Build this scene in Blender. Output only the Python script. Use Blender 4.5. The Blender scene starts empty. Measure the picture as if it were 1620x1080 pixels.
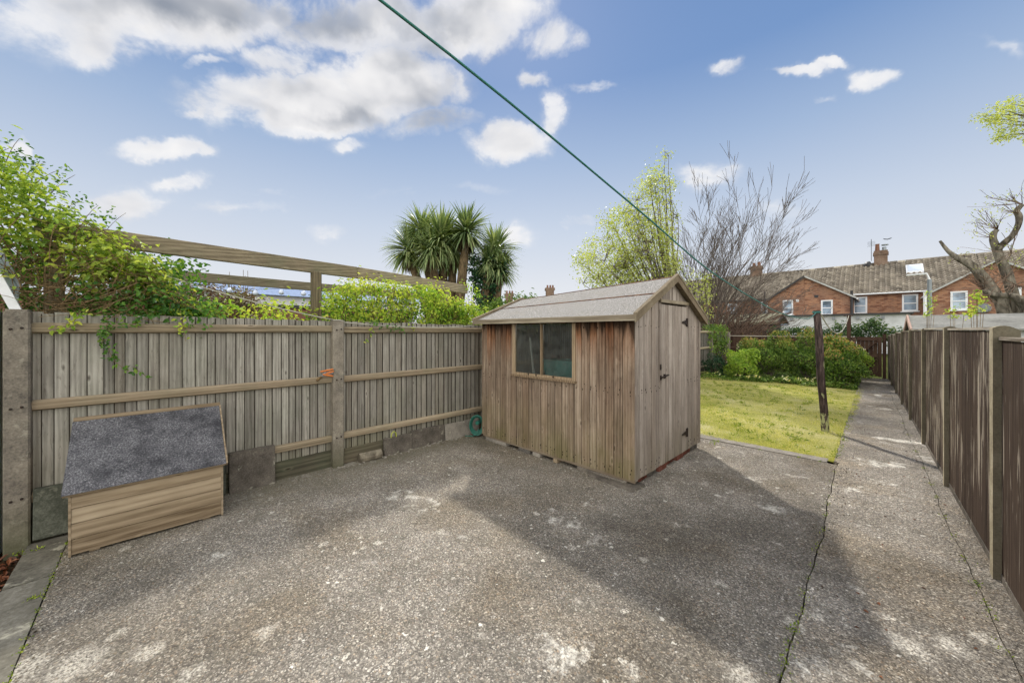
import bpy, math, random
import numpy as np
from mathutils import Vector, Matrix

scene = bpy.context.scene
COL = scene.collection
R_ = random.Random(7)
NR = np.random.default_rng(11)

# ------------------------------------------------------------------ camera numbers (1620 x 1080 photograph)
F_PX, CX, HY, CH = 573.0, 810.0, 524.0, 1.55
TH = math.atan(582.0 / 573.0)
FW = Vector((-math.sin(TH), math.cos(TH), 0)); RT = Vector((math.cos(TH), math.sin(TH), 0))
def ray(px, py): return FW + RT * ((px - CX) / F_PX) + Vector((0, 0, (HY - py) / F_PX))
def onY(px, py, Y): r = ray(px, py); d = Y / r.y; return Vector((r.x * d, Y, CH + r.z * d))
def onX(px, py, X): r = ray(px, py); d = X / r.x; return Vector((X, r.y * d, CH + r.z * d))
def onZ(px, py, z): r = ray(px, py); d = (z - CH) / r.z; return Vector((r.x * d, r.y * d, z))
def onD(px, py, d): r = ray(px, py); return Vector((r.x * d, r.y * d, CH + r.z * d))

# ------------------------------------------------------------------ node helpers
def srgb(h):
    c = [int(h[i:i + 2], 16) / 255 for i in (0, 2, 4)]
    return tuple((x / 12.92 if x <= .04045 else ((x + .055) / 1.055) ** 2.4) for x in c) + (1,)
class N:
    def __init__(s, name, rough=.85, spec=.2):
        s.m = bpy.data.materials.new(name); s.m.use_nodes = True
        s.t = s.m.node_tree; s.n = s.t.nodes; s.l = s.t.links
        s.b = s.n['Principled BSDF']; s.out = s.n['Material Output']
        s.b.inputs['Roughness'].default_value = rough
        s.b.inputs['Specular IOR Level'].default_value = spec
    def node(s, typ, **kw):
        x = s.n.new(typ)
        for k, v in kw.items(): setattr(x, k, v)
        return x
    def put(s, sock, v):
        if isinstance(v, bpy.types.NodeSocket): s.l.new(v, sock)
        elif v is not None:
            sock.default_value = v
    def coord(s): return s.node('ShaderNodeTexCoord').outputs['Object']
    def attr(s, name='rnd'):
        a = s.node('ShaderNodeAttribute'); a.attribute_name = name; return a.outputs['Fac']
    def vmath(s, op, a, b=None):
        x = s.node('ShaderNodeVectorMath', operation=op); s.put(x.inputs[0], a)
        if b is not None: s.put(x.inputs[1], b)
        return x.outputs[0]
    def math(s, op, a, b=None, c=None, clamp=False):
        x = s.node('ShaderNodeMath', operation=op); x.use_clamp = clamp; s.put(x.inputs[0], a)
        if b is not None: s.put(x.inputs[1], b)
        if c is not None: s.put(x.inputs[2], c)
        return x.outputs[0]
    def noise(s, vec, scale, detail=4, rough=.55, dist=0, out='Fac'):
        x = s.node('ShaderNodeTexNoise'); s.put(x.inputs['Vector'], vec); s.put(x.inputs['Scale'], scale)
        x.inputs['Detail'].default_value = detail; x.inputs['Roughness'].default_value = rough; x.inputs['Distortion'].default_value = dist
        return x.outputs[out]
    def voro(s, vec, scale, out='Color', feature='F1', rnd=1.0):
        x = s.node('ShaderNodeTexVoronoi', feature=feature); s.put(x.inputs['Vector'], vec); s.put(x.inputs['Scale'], scale)
        x.inputs['Randomness'].default_value = rnd
        return x.outputs[out]
    def ramp(s, fac, stops, interp='LINEAR'):
        x = s.node('ShaderNodeValToRGB'); s.put(x.inputs[0], fac); cr = x.color_ramp; cr.interpolation = interp
        while len(cr.elements) < len(stops): cr.elements.new(.5)
        for e, (p, c) in zip(cr.elements, stops):
            e.position = p; e.color = c if isinstance(c, tuple) else (srgb(c) if isinstance(c, str) else (c, c, c, 1))
        return x.outputs[0]
    def mix(s, f, a, b, mode='MIX'):
        x = s.node('ShaderNodeMix', data_type='RGBA', blend_type=mode); x.clamp_factor = True
        s.put(x.inputs[0], f); s.put(x.inputs[6], a if not isinstance(a, str) else srgb(a)); s.put(x.inputs[7], b if not isinstance(b, str) else srgb(b))
        return x.outputs[2]
    def sep(s, vec):
        x = s.node('ShaderNodeSeparateXYZ'); s.put(x.inputs[0], vec); return x.outputs
    def comb(s, x_, y_, z_):
        x = s.node('ShaderNodeCombineXYZ'); s.put(x.inputs[0], x_); s.put(x.inputs[1], y_); s.put(x.inputs[2], z_); return x.outputs[0]
    def bump(s, h, strength=.5, dist=.01):
        x = s.node('ShaderNodeBump'); s.put(x.inputs['Height'], h); x.inputs['Strength'].default_value = strength; x.inputs['Distance'].default_value = dist
        s.l.new(x.outputs[0], s.b.inputs['Normal'])
    def col(s, c): s.put(s.b.inputs['Base Color'], c if not isinstance(c, str) else srgb(c)); return s.m
def S(v): return (v, v, v, 1)

def mat_wood(name, dark, mid, light, axis='z', knots=True, green=0, top_stain=None, low_green=None, rough=.9, peel=None, grain=1.0, tint='7b6350', var=.30, patch=0):
    n = N(name, rough, .1); c = n.coord(); r = n.attr()
    off = n.comb(n.math('MULTIPLY', r, 37.0), n.math('MULTIPLY', r, 61.0), n.math('MULTIPLY', r, 17.0))
    p = n.vmath('ADD', c, off)
    sc = {'z': (24, 24, 2.1), 'y': (24, 2.1, 24), 'x': (2.1, 24, 24), 'b': (22, 3, 3)}[axis]
    sc2 = {'z': (160, 160, 3.5), 'y': (160, 3.5, 160), 'x': (3.5, 160, 160), 'b': (160, 12, 12)}[axis]
    g1 = n.noise(n.vmath('MULTIPLY', p, sc), 1.0 * grain, 6, .6, 1.2)
    g2 = n.noise(n.vmath('MULTIPLY', p, sc2), 1.0, 3, .6, .3)
    rings = n.node('ShaderNodeTexWave', wave_type='RINGS', rings_direction={'z': 'Z', 'y': 'Y', 'x': 'X', 'b': 'Y'}[axis])
    rs = {'z': (9, 9, .55), 'y': (9, .55, 9), 'x': (.55, 9, 9), 'b': (9, 1, 1)}[axis]
    n.put(rings.inputs['Vector'], n.vmath('MULTIPLY', p, rs)); rings.inputs['Scale'].default_value = 1.6
    rings.inputs['Distortion'].default_value = 5; rings.inputs['Detail'].default_value = 2; rings.inputs['Detail Scale'].default_value = 1.2
    f = n.math('ADD', n.math('MULTIPLY', g1, .50), n.math('MULTIPLY', g2, .30))
    f = n.math('ADD', f, n.math('MULTIPLY_ADD', rings.outputs['Fac'], .20, .02))
    f = n.math('ADD', f, n.math('MULTIPLY_ADD', r, var, -var * .55))
    col = n.ramp(f, [(.22, dark), (.52, mid), (.88, light)])
    blot = n.noise(n.vmath('ADD', n.vmath('MULTIPLY', p, (1, 1, 1)), (0, 0, 0)), 2.2, 4, .6)
    col = n.mix(n.ramp(blot, [(.4, 0.0), (.7, .45)]), col, n.mix(.5, col, dark))
    r2 = n.math('FRACT', n.math('MULTIPLY', r, 7.31)); col = n.mix(n.ramp(r2, [(.55, 0.0), (1.0, .28)]), col, tint)
    hgt = f
    if knots:
        ks = {'z': (7, 7, 2.6), 'y': (7, 2.6, 7), 'x': (2.6, 7, 7), 'b': (7, 4, 4)}[axis]
        v = n.voro(n.vmath('MULTIPLY', p, ks), 1.0, 'Distance')
        k = n.ramp(v, [(.035, 1.0), (.08, 0.0)])
        col = n.mix(n.math('MULTIPLY', k, .8), col, '2e241c')
        kh = n.ramp(v, [(.07, 0.0), (.10, .3), (.16, 0.0)]); col = n.mix(kh, col, light)
    if green:
        gz = n.noise(n.vmath('ADD', c, (3, 3, 3)), 2.3, 3, .6)
        rg = n.math('MULTIPLY', n.ramp(gz, [(.45, 0.0), (.68, 1.0)]), green); col = n.mix(rg, col, '5d6950')
    if patch:
        pz = n.noise(n.vmath('MULTIPLY', n.vmath('ADD', p, (2, 2, 2)), (5, 5, 1.1)), 1.0, 5, .65, .5)
        col = n.mix(n.math('MULTIPLY', n.ramp(pz, [(.44, 0.0), (.62, 1.0)]), patch), col, dark)
        col = n.mix(n.math('MULTIPLY', n.ramp(pz, [(.30, 1.0), (.42, 0.0)]), patch * .7), col, light)
        pf = n.noise(n.vmath('MULTIPLY', p, (60, 60, 9)), 1.0, 5, .7, .8); col = n.mix(n.math('MULTIPLY', n.ramp(pf, [(.56, 0.0), (.66, 1.0)]), patch), col, '40352b')
    z = n.sep(c)[2]
    if top_stain:
        z0, z1, cc, am = top_stain
        zz = n.math('ADD', z, n.math('MULTIPLY_ADD', n.noise(n.vmath('MULTIPLY', p, (14, 14, 1.2)), 1.0, 3), -.75, .38))
        mr = n.node('ShaderNodeMapRange'); n.put(mr.inputs[0], zz); mr.inputs[1].default_value = z0; mr.inputs[2].default_value = z1
        rb = n.ramp(n.math('FRACT', n.math('MULTIPLY', r, 13.7)), [(.1, .45), (.7, 1.0)])
        col = n.mix(n.math('MULTIPLY', n.math('MULTIPLY', mr.outputs[0], am), rb), col, cc, 'MULTIPLY')
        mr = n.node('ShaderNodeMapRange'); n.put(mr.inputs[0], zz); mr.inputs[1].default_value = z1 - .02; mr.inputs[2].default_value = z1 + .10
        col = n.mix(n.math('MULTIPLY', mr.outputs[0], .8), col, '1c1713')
    if low_green:
        z0, z1, am = low_green
        mr = n.node('ShaderNodeMapRange'); n.put(mr.inputs[0], z); mr.inputs[1].default_value = z1; mr.inputs[2].default_value = z0
        gg = n.ramp(n.noise(c, 3.1, 3), [(.35, .2), (.65, 1.0)])
        col = n.mix(n.math('MULTIPLY', n.math('MULTIPLY', mr.outputs[0], gg), am), col, '6d6a3e')
    if peel:
        pc, th = peel
        ps = {'z': (28, 28, 1.8), 'y': (28, 1.8, 28), 'x': (1.8, 28, 28)}[axis]
        pn = n.noise(n.vmath('MULTIPLY', p, ps), 1.0, 5, .62, .6)
        pn = n.math('MULTIPLY', pn, n.math('MULTIPLY_ADD', n.noise(c, 1.3, 2), .9, .55))
        col = n.mix(n.ramp(pn, [(th, 0.0), (th + .07, .85)]), col, pc)
    n.bump(hgt, .55, .004)
    return n.col(col)

def mat_conc(name, dark, mid, light, scale=60, lichen=.4, low=None, bump=.4):
    n = N(name, .95, .08); c = n.coord(); r = n.attr()
    a = n.noise(c, scale * .12, 6, .65); b = n.noise(c, scale * 1.2, 4, .7)
    f = n.math('ADD', n.math('MULTIPLY', a, .55), n.math('MULTIPLY_ADD', b, .45, n.math('MULTIPLY_ADD', r, .12, -.06)))
    col = n.ramp(f, [(.3, dark), (.52, mid), (.74, light)])
    if lichen:
        l1 = n.noise(n.vmath('ADD', c, (5, 1, 2)), scale * .16, 5, .7)
        col = n.mix(n.ramp(l1, [(.6, 0.0), (.68, lichen)]), col, 'b9b5a2')
    pit = n.voro(c, scale * .55, 'Distance')
    col = n.mix(n.ramp(pit, [(.05, .55), (.14, 0.0)]), col, dark)
    if low:
        z0, z1, cc = low
        mr = n.node('ShaderNodeMapRange'); n.put(mr.inputs[0], n.sep(c)[2]); mr.inputs[1].default_value = z1; mr.inputs[2].default_value = z0
        col = n.mix(n.math('MULTIPLY', mr.outputs[0], .75), col, cc)
    n.bump(n.math('ADD', b, n.math('MULTIPLY', pit, .4)), bump, .006)
    return n.col(col)

def mat_aggregate(name, warm, val=1.25):
    """exposed-aggregate concrete: stones, matrix, lichen, stains"""
    n = N(name, .93, .12); c = n.coord()
    cw = n.vmath('ADD', c, n.vmath('MULTIPLY', n.noise(c, 22, 2, out='Color'), (.02, .02, .02)))
    v = n.node('ShaderNodeTexVoronoi'); n.put(v.inputs['Vector'], cw); v.inputs['Scale'].default_value = 62
    v2 = n.node('ShaderNodeTexVoronoi'); n.put(v2.inputs['Vector'], cw); v2.inputs['Scale'].default_value = 145
    rr = n.node('ShaderNodeSeparateColor'); n.put(rr.inputs[0], v.outputs['Color'])
    rr2 = n.node('ShaderNodeSeparateColor'); n.put(rr2.inputs[0], v2.outputs['Color'])
    stone = n.ramp(rr.outputs[0], [(0.0, '6a645b'), (.3, '7f776b'), (.55, '91887a'), (.78, 'a3998a'), (.92, 'b3aa9a'), (1.0, 'd2cbbe')])
    stone = n.mix(n.ramp(rr.outputs[1], [(.78, 0.0), (.9, .6)]), stone, '9c8468')
    stone2 = n.ramp(rr2.outputs[0], [(0.0, '55504a'), (.45, '736c62'), (.8, '8f877a'), (1.0, 'b9b2a5')])
    edge = n.ramp(v.outputs['Distance'], [(.30, 0.0), (.48, 1.0)])
    col = n.mix(edge, stone, stone2)
    col = n.mix(n.ramp(v2.outputs['Distance'], [(.4, 0.0), (.62, .4)]), col, '45403a')
    # large scale dirt
    d1 = n.noise(c, .55, 5, .6, .4); d2 = n.noise(n.vmath('ADD', c, (9, 4, 0)), 2.6, 5, .65)
    dirt = n.math('ADD', n.math('MULTIPLY', d1, .6), n.math('MULTIPLY', d2, .4))
    col = n.mix(n.ramp(dirt, [(.38, .62), (.60, 0.0)]), col, n.mix(1.0, col, '8b8880', 'MULTIPLY'))
    col = n.mix(n.ramp(n.noise(n.vmath('ADD', c, (1, 7, 0)), 1.1, 4, .6), [(.47, 0.0), (.66, .55)]), col, n.mix(1.0, col, warm, 'MULTIPLY'))
    mx = n.noise(n.vmath('ADD', c, (4, 2, 0)), 5.2, 6, .72)
    col = n.mix(n.ramp(mx, [(.54, 0.0), (.70, .5)]), col, '4c4a40')
    # lichen: small pale spots and a few bigger crusts
    cd = n.vmath('ADD', c, n.vmath('MULTIPLY', n.noise(c, 16, 4, .7, out='Color'), (.09, .09, 0)))
    l = n.node('ShaderNodeTexVoronoi'); n.put(l.inputs['Vector'], cd); l.inputs['Scale'].default_value = 7.5
    ls = n.node('ShaderNodeSeparateColor'); n.put(ls.inputs[0], l.outputs['Color'])
    msk = n.ramp(n.noise(n.vmath('ADD', c, (8, 3, 1)), .9, 4, .65), [(.42, .15), (.62, 1.0)])
    thr = n.math('MULTIPLY', n.ramp(ls.outputs[0], [(.55, 0.0), (.88, .2), (1.0, .36)]), msk)
    spot = n.math('LESS_THAN', l.outputs['Distance'], thr)
    spot = n.math('MULTIPLY', spot, n.ramp(n.noise(c, 90, 3), [(.42, .1), (.58, .75)]))
    col = n.mix(spot, col, 'c4beaf')
    l4 = n.node('ShaderNodeTexVoronoi'); n.put(l4.inputs['Vector'], cd); l4.inputs['Scale'].default_value = 26
    l4s = n.node('ShaderNodeSeparateColor'); n.put(l4s.inputs[0], l4.outputs['Color'])
    sp2 = n.math('LESS_THAN', l4.outputs['Distance'], n.math('MULTIPLY', n.ramp(l4s.outputs[1], [(.75, 0.0), (1.0, .34)]), msk))
    col = n.mix(n.math('MULTIPLY', sp2, .7), col, 'd2cdc0')
    big = n.noise(n.vmath('ADD', cd, (2, 31, 0)), 1.15, 8, .72)
    col = n.mix(n.math('MULTIPLY', n.ramp(big, [(.585, 0.0), (.64, .75)]), n.ramp(n.noise(c, 70, 3), [(.35, .25), (.55, 1.0)])), col, 'cfcabd')
    ox = n.sep(c)
    big2 = n.noise(n.vmath('ADD', c, (3, 17, 0)), .38, 5, .6, .6)
    col = n.mix(n.ramp(big2, [(.40, .55), (.55, 0.0)]), col, n.mix(1.0, col, '9d9992', 'MULTIPLY'))
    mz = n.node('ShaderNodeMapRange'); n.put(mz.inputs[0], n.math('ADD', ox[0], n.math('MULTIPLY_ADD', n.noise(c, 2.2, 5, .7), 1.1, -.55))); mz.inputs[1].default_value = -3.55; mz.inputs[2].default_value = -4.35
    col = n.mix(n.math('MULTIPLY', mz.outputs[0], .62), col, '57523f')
    mot0 = n.noise(c, 9, 6, .75); col = n.mix(n.ramp(mot0, [(.36, .4), (.48, 0.0)]), col, '5e5950')
    dcr = n.vmath('ADD', c, n.vmath('MULTIPLY', n.vmath('SUBTRACT', n.noise(c, 14, 5, .75, out='Color'), (.5, .5, .5)), (.22, .22, 0)))
    cm = None
    for (px, py, r_) in [(418, 1000, .055), (235, 1028, .07), (120, 1050, .12), (30, 1062, .10), (300, 1066, .06), (188, 1000, .04), (697, 842, .045), (917, 951, .03), (1139, 922, .035), (1070, 830, .035), (1173, 1070, .07), (1000, 1060, .04),
                         (1425, 1015, .07), (1450, 1030, .06), (1505, 1022, .07), (1290, 975, .035), (1360, 935, .04), (1340, 1022, .03), (1560, 1012, .05), (1255, 985, .04), (1400, 975, .03), (905, 865, .03), (600, 960, .025), (760, 1000, .03), (1230, 860, .025)]:
        q = onZ(px, py, 0.0); x = n.node('ShaderNodeVectorMath', operation='DISTANCE'); n.l.new(dcr, x.inputs[0]); x.inputs[1].default_value = tuple(q)
        mr = n.node('ShaderNodeMapRange'); n.l.new(x.outputs['Value'], mr.inputs[0]); mr.inputs[1].default_value = r_ * 1.15; mr.inputs[2].default_value = r_ * .5
        cm = mr.outputs[0] if cm is None else n.math('MAXIMUM', cm, mr.outputs[0])
    col = n.mix(n.math('MULTIPLY', cm, n.ramp(n.noise(c, 80, 4, .7), [(.40, .0), (.60, .62)])), col, 'bdb6a7')
    mott = n.noise(c, 34, 5, .75)
    col = n.mix(n.ramp(mott, [(.36, .5), (.50, 0.0)]), col, '55504a')
    col = n.mix(n.ramp(mott, [(.58, 0.0), (.72, .4)]), col, 'bdb4a2')
    h = n.math('ADD', n.math('MULTIPLY', v.outputs['Distance'], -1.0), n.math('MULTIPLY', v2.outputs['Distance'], -.5))
    n.bump(h, .8, .007)
    hs = n.node('ShaderNodeHueSaturation'); hs.inputs['Value'].default_value = val; hs.inputs['Saturation'].default_value = .88; n.put(hs.inputs['Color'], col)
    return n.col(hs.outputs[0])

def mat_leaf(name, cols, trans=.45, clump=2.5, rough=.45, dark='1d2a12'):
    n = N(name, rough, .35); r = n.attr(); c = n.coord()
    f = n.math('ADD', n.math('MULTIPLY', r, .65), n.math('MULTIPLY_ADD', n.noise(c, clump, 3), .9, -.28))
    k = len(cols) - 1
    col = n.ramp(f, [(i / k if k else 0, q) for i, q in enumerate(cols)])
    n.col(col)
    tr = n.node('ShaderNodeBsdfTranslucent'); n.put(tr.inputs[0], n.mix(1.0, col, (1.25, 1.25, .6, 1), 'MULTIPLY'))
    mx = n.node('ShaderNodeMixShader'); mx.inputs[0].default_value = trans
    n.l.new(n.b.outputs[0], mx.inputs[1]); n.l.new(tr.outputs[0], mx.inputs[2]); n.l.new(mx.outputs[0], n.out.inputs[0])
    return n.m

def mat_plain(name, c, rough=.6, spec=.3, metal=0, var=.25, scale=14, dirt='4a453d', dm=.3):
    n = N(name, rough, spec); n.b.inputs['Metallic'].default_value = metal; co = n.coord()
    base = srgb(c); a = n.noise(co, scale, 5, .65)
    col = n.mix(n.math('MULTIPLY', n.ramp(a, [(.45, 0.0), (.72, 1.0)]), dm), base, dirt)
    col = n.mix(n.math('MULTIPLY', n.attr(), var), col, n.mix(1.0, col, (.7, .7, .7, 1), 'MULTIPLY'))
    n.bump(a, .15, .004)
    return n.col(col)

def mat_bark(name, dark, light, scale=18):
    n = N(name, .95, .05); c = n.coord()
    a = n.noise(n.vmath('MULTIPLY', c, (1, 1, .35)), scale, 5, .7, .6)
    col = n.ramp(n.math('ADD', a, n.math('MULTIPLY_ADD', n.attr(), .15, -.07)), [(.35, dark), (.65, light)])
    n.bump(a, .6, .01); return n.col(col)

def mat_brick(name):
    n = N(name, .9, .1); c = n.coord(); s = n.sep(c)
    u = n.comb(n.math('ADD', s[0], s[1]), s[2], 0.0)
    b = n.node('ShaderNodeTexBrick'); n.put(b.inputs['Vector'], u); b.inputs['Scale'].default_value = 1
    b.inputs['Brick Width'].default_value = .23; b.inputs['Row Height'].default_value = .078; b.inputs['Mortar Size'].default_value = .007
    b.inputs['Color1'].default_value = srgb('a67a60'); b.inputs['Color2'].default_value = srgb('87614f'); b.inputs['Mortar'].default_value = srgb('a08a76')
    v = n.voro(n.vmath('MULTIPLY', u, (1 / .23, 1 / .078, 1)), 1.0, 'Color')
    sc = n.node('ShaderNodeSeparateColor'); n.put(sc.inputs[0], v)
    col = n.mix(n.ramp(sc.outputs[0], [(.55, 0.0), (.8, .65)]), b.outputs['Color'], 'b08466')
    col = n.mix(n.ramp(sc.outputs[1], [(.7, 0.0), (.85, .7)]), col, '6b4336')
    st = n.noise(c, .7, 5, .65, .3)
    col = n.mix(n.ramp(st, [(.45, 0.0), (.7, .6)]), col, '85695a')
    n.bump(b.outputs['Fac'], -.3, .01)
    return n.col(col)

# ------------------------------------------------------------------ mesh builder
class MB:
    def __init__(s): s.v = []; s.f = []; s.r = []; s.mi = []; s.arr = []; s.m = 0
    def add(s, verts, faces, rnd=None):
        o = len(s.v); s.v += [tuple(p) for p in verts]
        r = R_.random() if rnd is None else rnd
        for f in faces: s.f.append([i + o for i in f]); s.r.append(r); s.mi.append(s.m)
    def hexa(s, p, rnd=None):   # p: 4 bottom ccw then 4 top
        s.add(p, [(0, 3, 2, 1), (4, 5, 6, 7), (0, 1, 5, 4), (1, 2, 6, 5), (2, 3, 7, 6), (3, 0, 4, 7)], rnd)
    def box(s, x0, x1, y0, y1, z0, z1, rnd=None, j=0.0):
        q = lambda a: a + (R_.uniform(-j, j) if j else 0)
        s.hexa([(q(x0), q(y0), z0), (q(x1), q(y0), z0), (q(x1), q(y1), z0), (q(x0), q(y1), z0),
                (q(x0), q(y0), z1 + (R_.uniform(-j, j) if j else 0)), (q(x1), q(y0), z1), (q(x1), q(y1), z1), (q(x0), q(y1), z1)], rnd)
    def bar(s, a, b, w, h, up=(0, 0, 1), rnd=None):
        a = Vector(a); b = Vector(b); d = (b - a).normalized(); sd = d.cross(Vector(up)).normalized() * (w / 2); u = sd.cross(d).normalized() * (h / 2)
        s.hexa([a - sd - u, a + sd - u, b + sd - u, b - sd - u, a - sd + u, a + sd + u, b + sd + u, b - sd + u], rnd)
    def tube(s, pts, rad, n=6, rnd=None, cap=True):
        pts = [Vector(p) for p in pts]; k = len(pts)
        if not hasattr(rad, '__len__'): rad = [rad] * k
        vs = []; pr = None
        for i in range(k):
            d = (pts[min(i + 1, k - 1)] - pts[max(i - 1, 0)]).normalized()
            if pr is None: pr = d.orthogonal().normalized()
            else:
                pr = (pr - d * pr.dot(d))
                pr = pr.normalized() if pr.length > 1e-6 else d.orthogonal().normalized()
            q = d.cross(pr)
            for j in range(n):
                a = 2 * math.pi * j / n; vs.append(pts[i] + (pr * math.cos(a) + q * math.sin(a)) * rad[i])
        fs = [(i * n + j, i * n + (j + 1) % n, (i + 1) * n + (j + 1) % n, (i + 1) * n + j) for i in range(k - 1) for j in range(n)]
        if cap: fs += [tuple(range(n))[::-1], tuple(range((k - 1) * n, k * n))]
        s.add(vs, fs, rnd)
    def poly(s, pts, rnd=None): s.add(pts, [tuple(range(len(pts)))], rnd)
    def prism(s, prof, a0, a1, axis='x', rnd=None):
        """extrude a 2-D outline; axis x: outline is (y,z)"""
        n = len(prof)
        mk = (lambda a, p: (a, p[0], p[1])) if axis == 'x' else ((lambda a, p: (p[0], a, p[1])) if axis == 'y' else (lambda a, p: (p[0], p[1], a)))
        vs = [mk(a0, p) for p in prof] + [mk(a1, p) for p in prof]
        s.add(vs, [tuple(range(n))[::-1], tuple(range(n, 2 * n))] + [(i, (i + 1) % n, n + (i + 1) % n, n + i) for i in range(n)], rnd)
    def leaves(s, P, Nn, L, W, rnd=None, droop=.25, six=True):
        """P (k,3) bases, Nn (k,3) facing normals, L,W arrays: folded leaves"""
        k = len(P)
        if k == 0: return
        Nn = Nn / (np.linalg.norm(Nn, axis=1, keepdims=True) + 1e-9)
        a = NR.normal(size=(k, 3)); T = np.cross(Nn, a); T /= (np.linalg.norm(T, axis=1, keepdims=True) + 1e-9)
        T[:, 2] -= droop; T /= (np.linalg.norm(T, axis=1, keepdims=True) + 1e-9)
        B = np.cross(Nn, T); B /= (np.linalg.norm(B, axis=1, keepdims=True) + 1e-9)
        L = np.broadcast_to(L, (k,))[:, None]; W = np.broadcast_to(W, (k,))[:, None]
        r = NR.random(k) if rnd is None else rnd
        if six:
            up = Nn * W * .35
            V = np.stack([P, P + T * L * .35 + B * W * .5 + up, P + T * L * .75 + B * W * .38 + up * .7, P + T * L - Nn * L * .08,
                          P + T * L * .75 - B * W * .38 + up * .7, P + T * L * .35 - B * W * .5 + up], 1)
            F = np.array([[0, 1, 2, 3], [0, 3, 4, 5]]); m = 6
        else:
            V = np.stack([P, P + T * L * .5 + B * W * .5, P + T * L, P + T * L * .5 - B * W * .5], 1); F = np.array([[0, 1, 2, 3]]); m = 4
        faces = (np.arange(k)[:, None, None] * m + F[None]).reshape(-1, 4)
        s.arr.append((V.reshape(-1, 3), faces, np.repeat(r, len(F)), s.m))
    def build(s, name, mats, parent=None, smooth=False, origin=None):
        if not isinstance(mats, (list, tuple)): mats = [mats]
        vs = np.array(s.v, dtype=float).reshape(-1, 3); nv = len(vs)
        V = [vs]; loops = [np.array([i for f in s.f for i in f], dtype=np.int64)]; cnt = [np.array([len(f) for f in s.f], dtype=np.int64)]
        r = [np.array(s.r, dtype=float)]; mi = [np.array(s.mi, dtype=np.int64)]
        for (a, f, q, m_) in s.arr:
            V.append(a); loops.append((f + nv).reshape(-1)); cnt.append(np.full(len(f), f.shape[1])); r.append(q); mi.append(np.full(len(f), m_)); nv += len(a)
        V = np.concatenate(V); loops = np.concatenate(loops); cnt = np.concatenate(cnt); r = np.concatenate(r); mi = np.concatenate(mi)
        if parent is not None: org = Vector(parent['_o'])
        elif origin is not None: org = Vector(origin)
        else: org = Vector(((V[:, 0].min() + V[:, 0].max()) / 2, (V[:, 1].min() + V[:, 1].max()) / 2, V[:, 2].min()))
        V = V - np.array(org)
        me = bpy.data.meshes.new(name); me.vertices.add(len(V)); me.vertices.foreach_set('co', V.astype(np.float32).ravel())
        me.loops.add(len(loops)); me.loops.foreach_set('vertex_index', loops.astype(np.int32))
        st = np.concatenate([[0], np.cumsum(cnt)[:-1]]).astype(np.int32)
        me.polygons.add(len(cnt)); me.polygons.foreach_set('loop_start', st)
        for m_ in mats: me.materials.append(m_)
        me.polygons.foreach_set('material_index', mi.astype(np.int32))
        me.polygons.foreach_set('use_smooth', np.full(len(cnt), smooth))
        at = me.attributes.new('rnd', 'FLOAT', 'FACE'); at.data.foreach_set('value', r.astype(np.float32))
        me.update(calc_edges=True); me.validate()
        o = bpy.data.objects.new(name, me); COL.objects.link(o)
        if parent is not None: o.parent = parent
        else: o.location = org
        o['_o'] = list(org)
        return o
def tag(o, label=None, cat=None, group=None, kind=None):
    if label: o['label'] = label
    if cat: o['category'] = cat
    if group: o['group'] = group
    if kind: o['kind'] = kind
    return o
def thing(name, loc, label, cat, group=None):
    o = bpy.data.objects.new(name, None); COL.objects.link(o); o.location = loc; o.empty_display_size = .1
    o['_o'] = list(loc); return tag(o, label, cat, group)
def bevel(o, w=.004, seg=1):
    m = o.modifiers.new('b', 'BEVEL'); m.width = w; m.segments = seg; m.limit_method = 'ANGLE'; return o
def U(a, b): return R_.uniform(a, b)

# ------------------------------------------------------------------ materials
M = {}
M['fence'] = mat_wood('fence_wood', '67625a', '9a958a', 'c2bdb0', 'z', green=.22, low_green=(0.1, .5, .4), tint='80725e', var=.24, patch=.38)
M['seam'] = mat_plain('seam_shadow', '2a241e', .95, 0, dm=.3)
M['rail'] = mat_wood('rail_wood', '6e6250', '998a72', 'bcae94', 'y', green=.2)
M['gravelboard'] = mat_wood('board_wood', '38362d', '5d5849', '807a66', 'y', green=.25)
M['pergola'] = mat_wood('pergola_wood', '5d5546', '958a72', 'bdb297', 'y', green=.35)
M['pergola_z'] = mat_wood('pergola_post_wood', '54493b', '82745d', 'a3957a', 'z', green=.2)
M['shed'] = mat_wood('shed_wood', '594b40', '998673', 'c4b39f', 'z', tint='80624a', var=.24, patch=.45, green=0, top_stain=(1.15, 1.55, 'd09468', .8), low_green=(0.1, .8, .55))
M['shed_g'] = mat_wood('shed_gable_wood', '635950', 'a4988c', 'ccc2b6', 'z', tint='8b7865', var=.2, patch=.35, green=0, low_green=(0.1, .5, .3))
M['trim'] = mat_wood('shed_trim_wood', '5f5547', '8b7f6c', 'b5aa96', 'x')
M['trim_y'] = mat_wood('shed_barge_wood', '574c3e', '857964', 'aea38f', 'b')
M['frame'] = mat_wood('window_frame_wood', '6b5a47', '99846a', 'bca88c', 'z', knots=False)
M['box'] = mat_wood('box_wood', '62523f', '93826a', 'b5a48a', 'y', tint='73675a', var=.25)
M['brownp'] = mat_wood('brown_panel', '28201b', '463930', '6a5b4f', 'z', knots=False, peel=('a89c8b', .56), tint='3c2e25', var=.2)
M['brown'] = mat_wood('brown_wood', '32251f', '4c3a31', '6b574b', 'z', knots=False, peel=('8d8076', .72))
M['brown_y'] = mat_wood('brown_wood_rail', '3b2d26', '5b473c', '7d695c', 'x', knots=False)
M['cap'] = mat_wood('panel_cap', '6c6154', 'a79e8f', 'c9c1b3', 'y', knots=False)
M['post'] = mat_conc('concrete_post', '55504a', '857d70', 'a79f90', 60, .35, low=(0, .35, '4e4f38'))
M['post_r'] = mat_conc('concrete_post_light', '6a6355', 'a3987f', 'c9bfa6', 60, .3)
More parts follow.
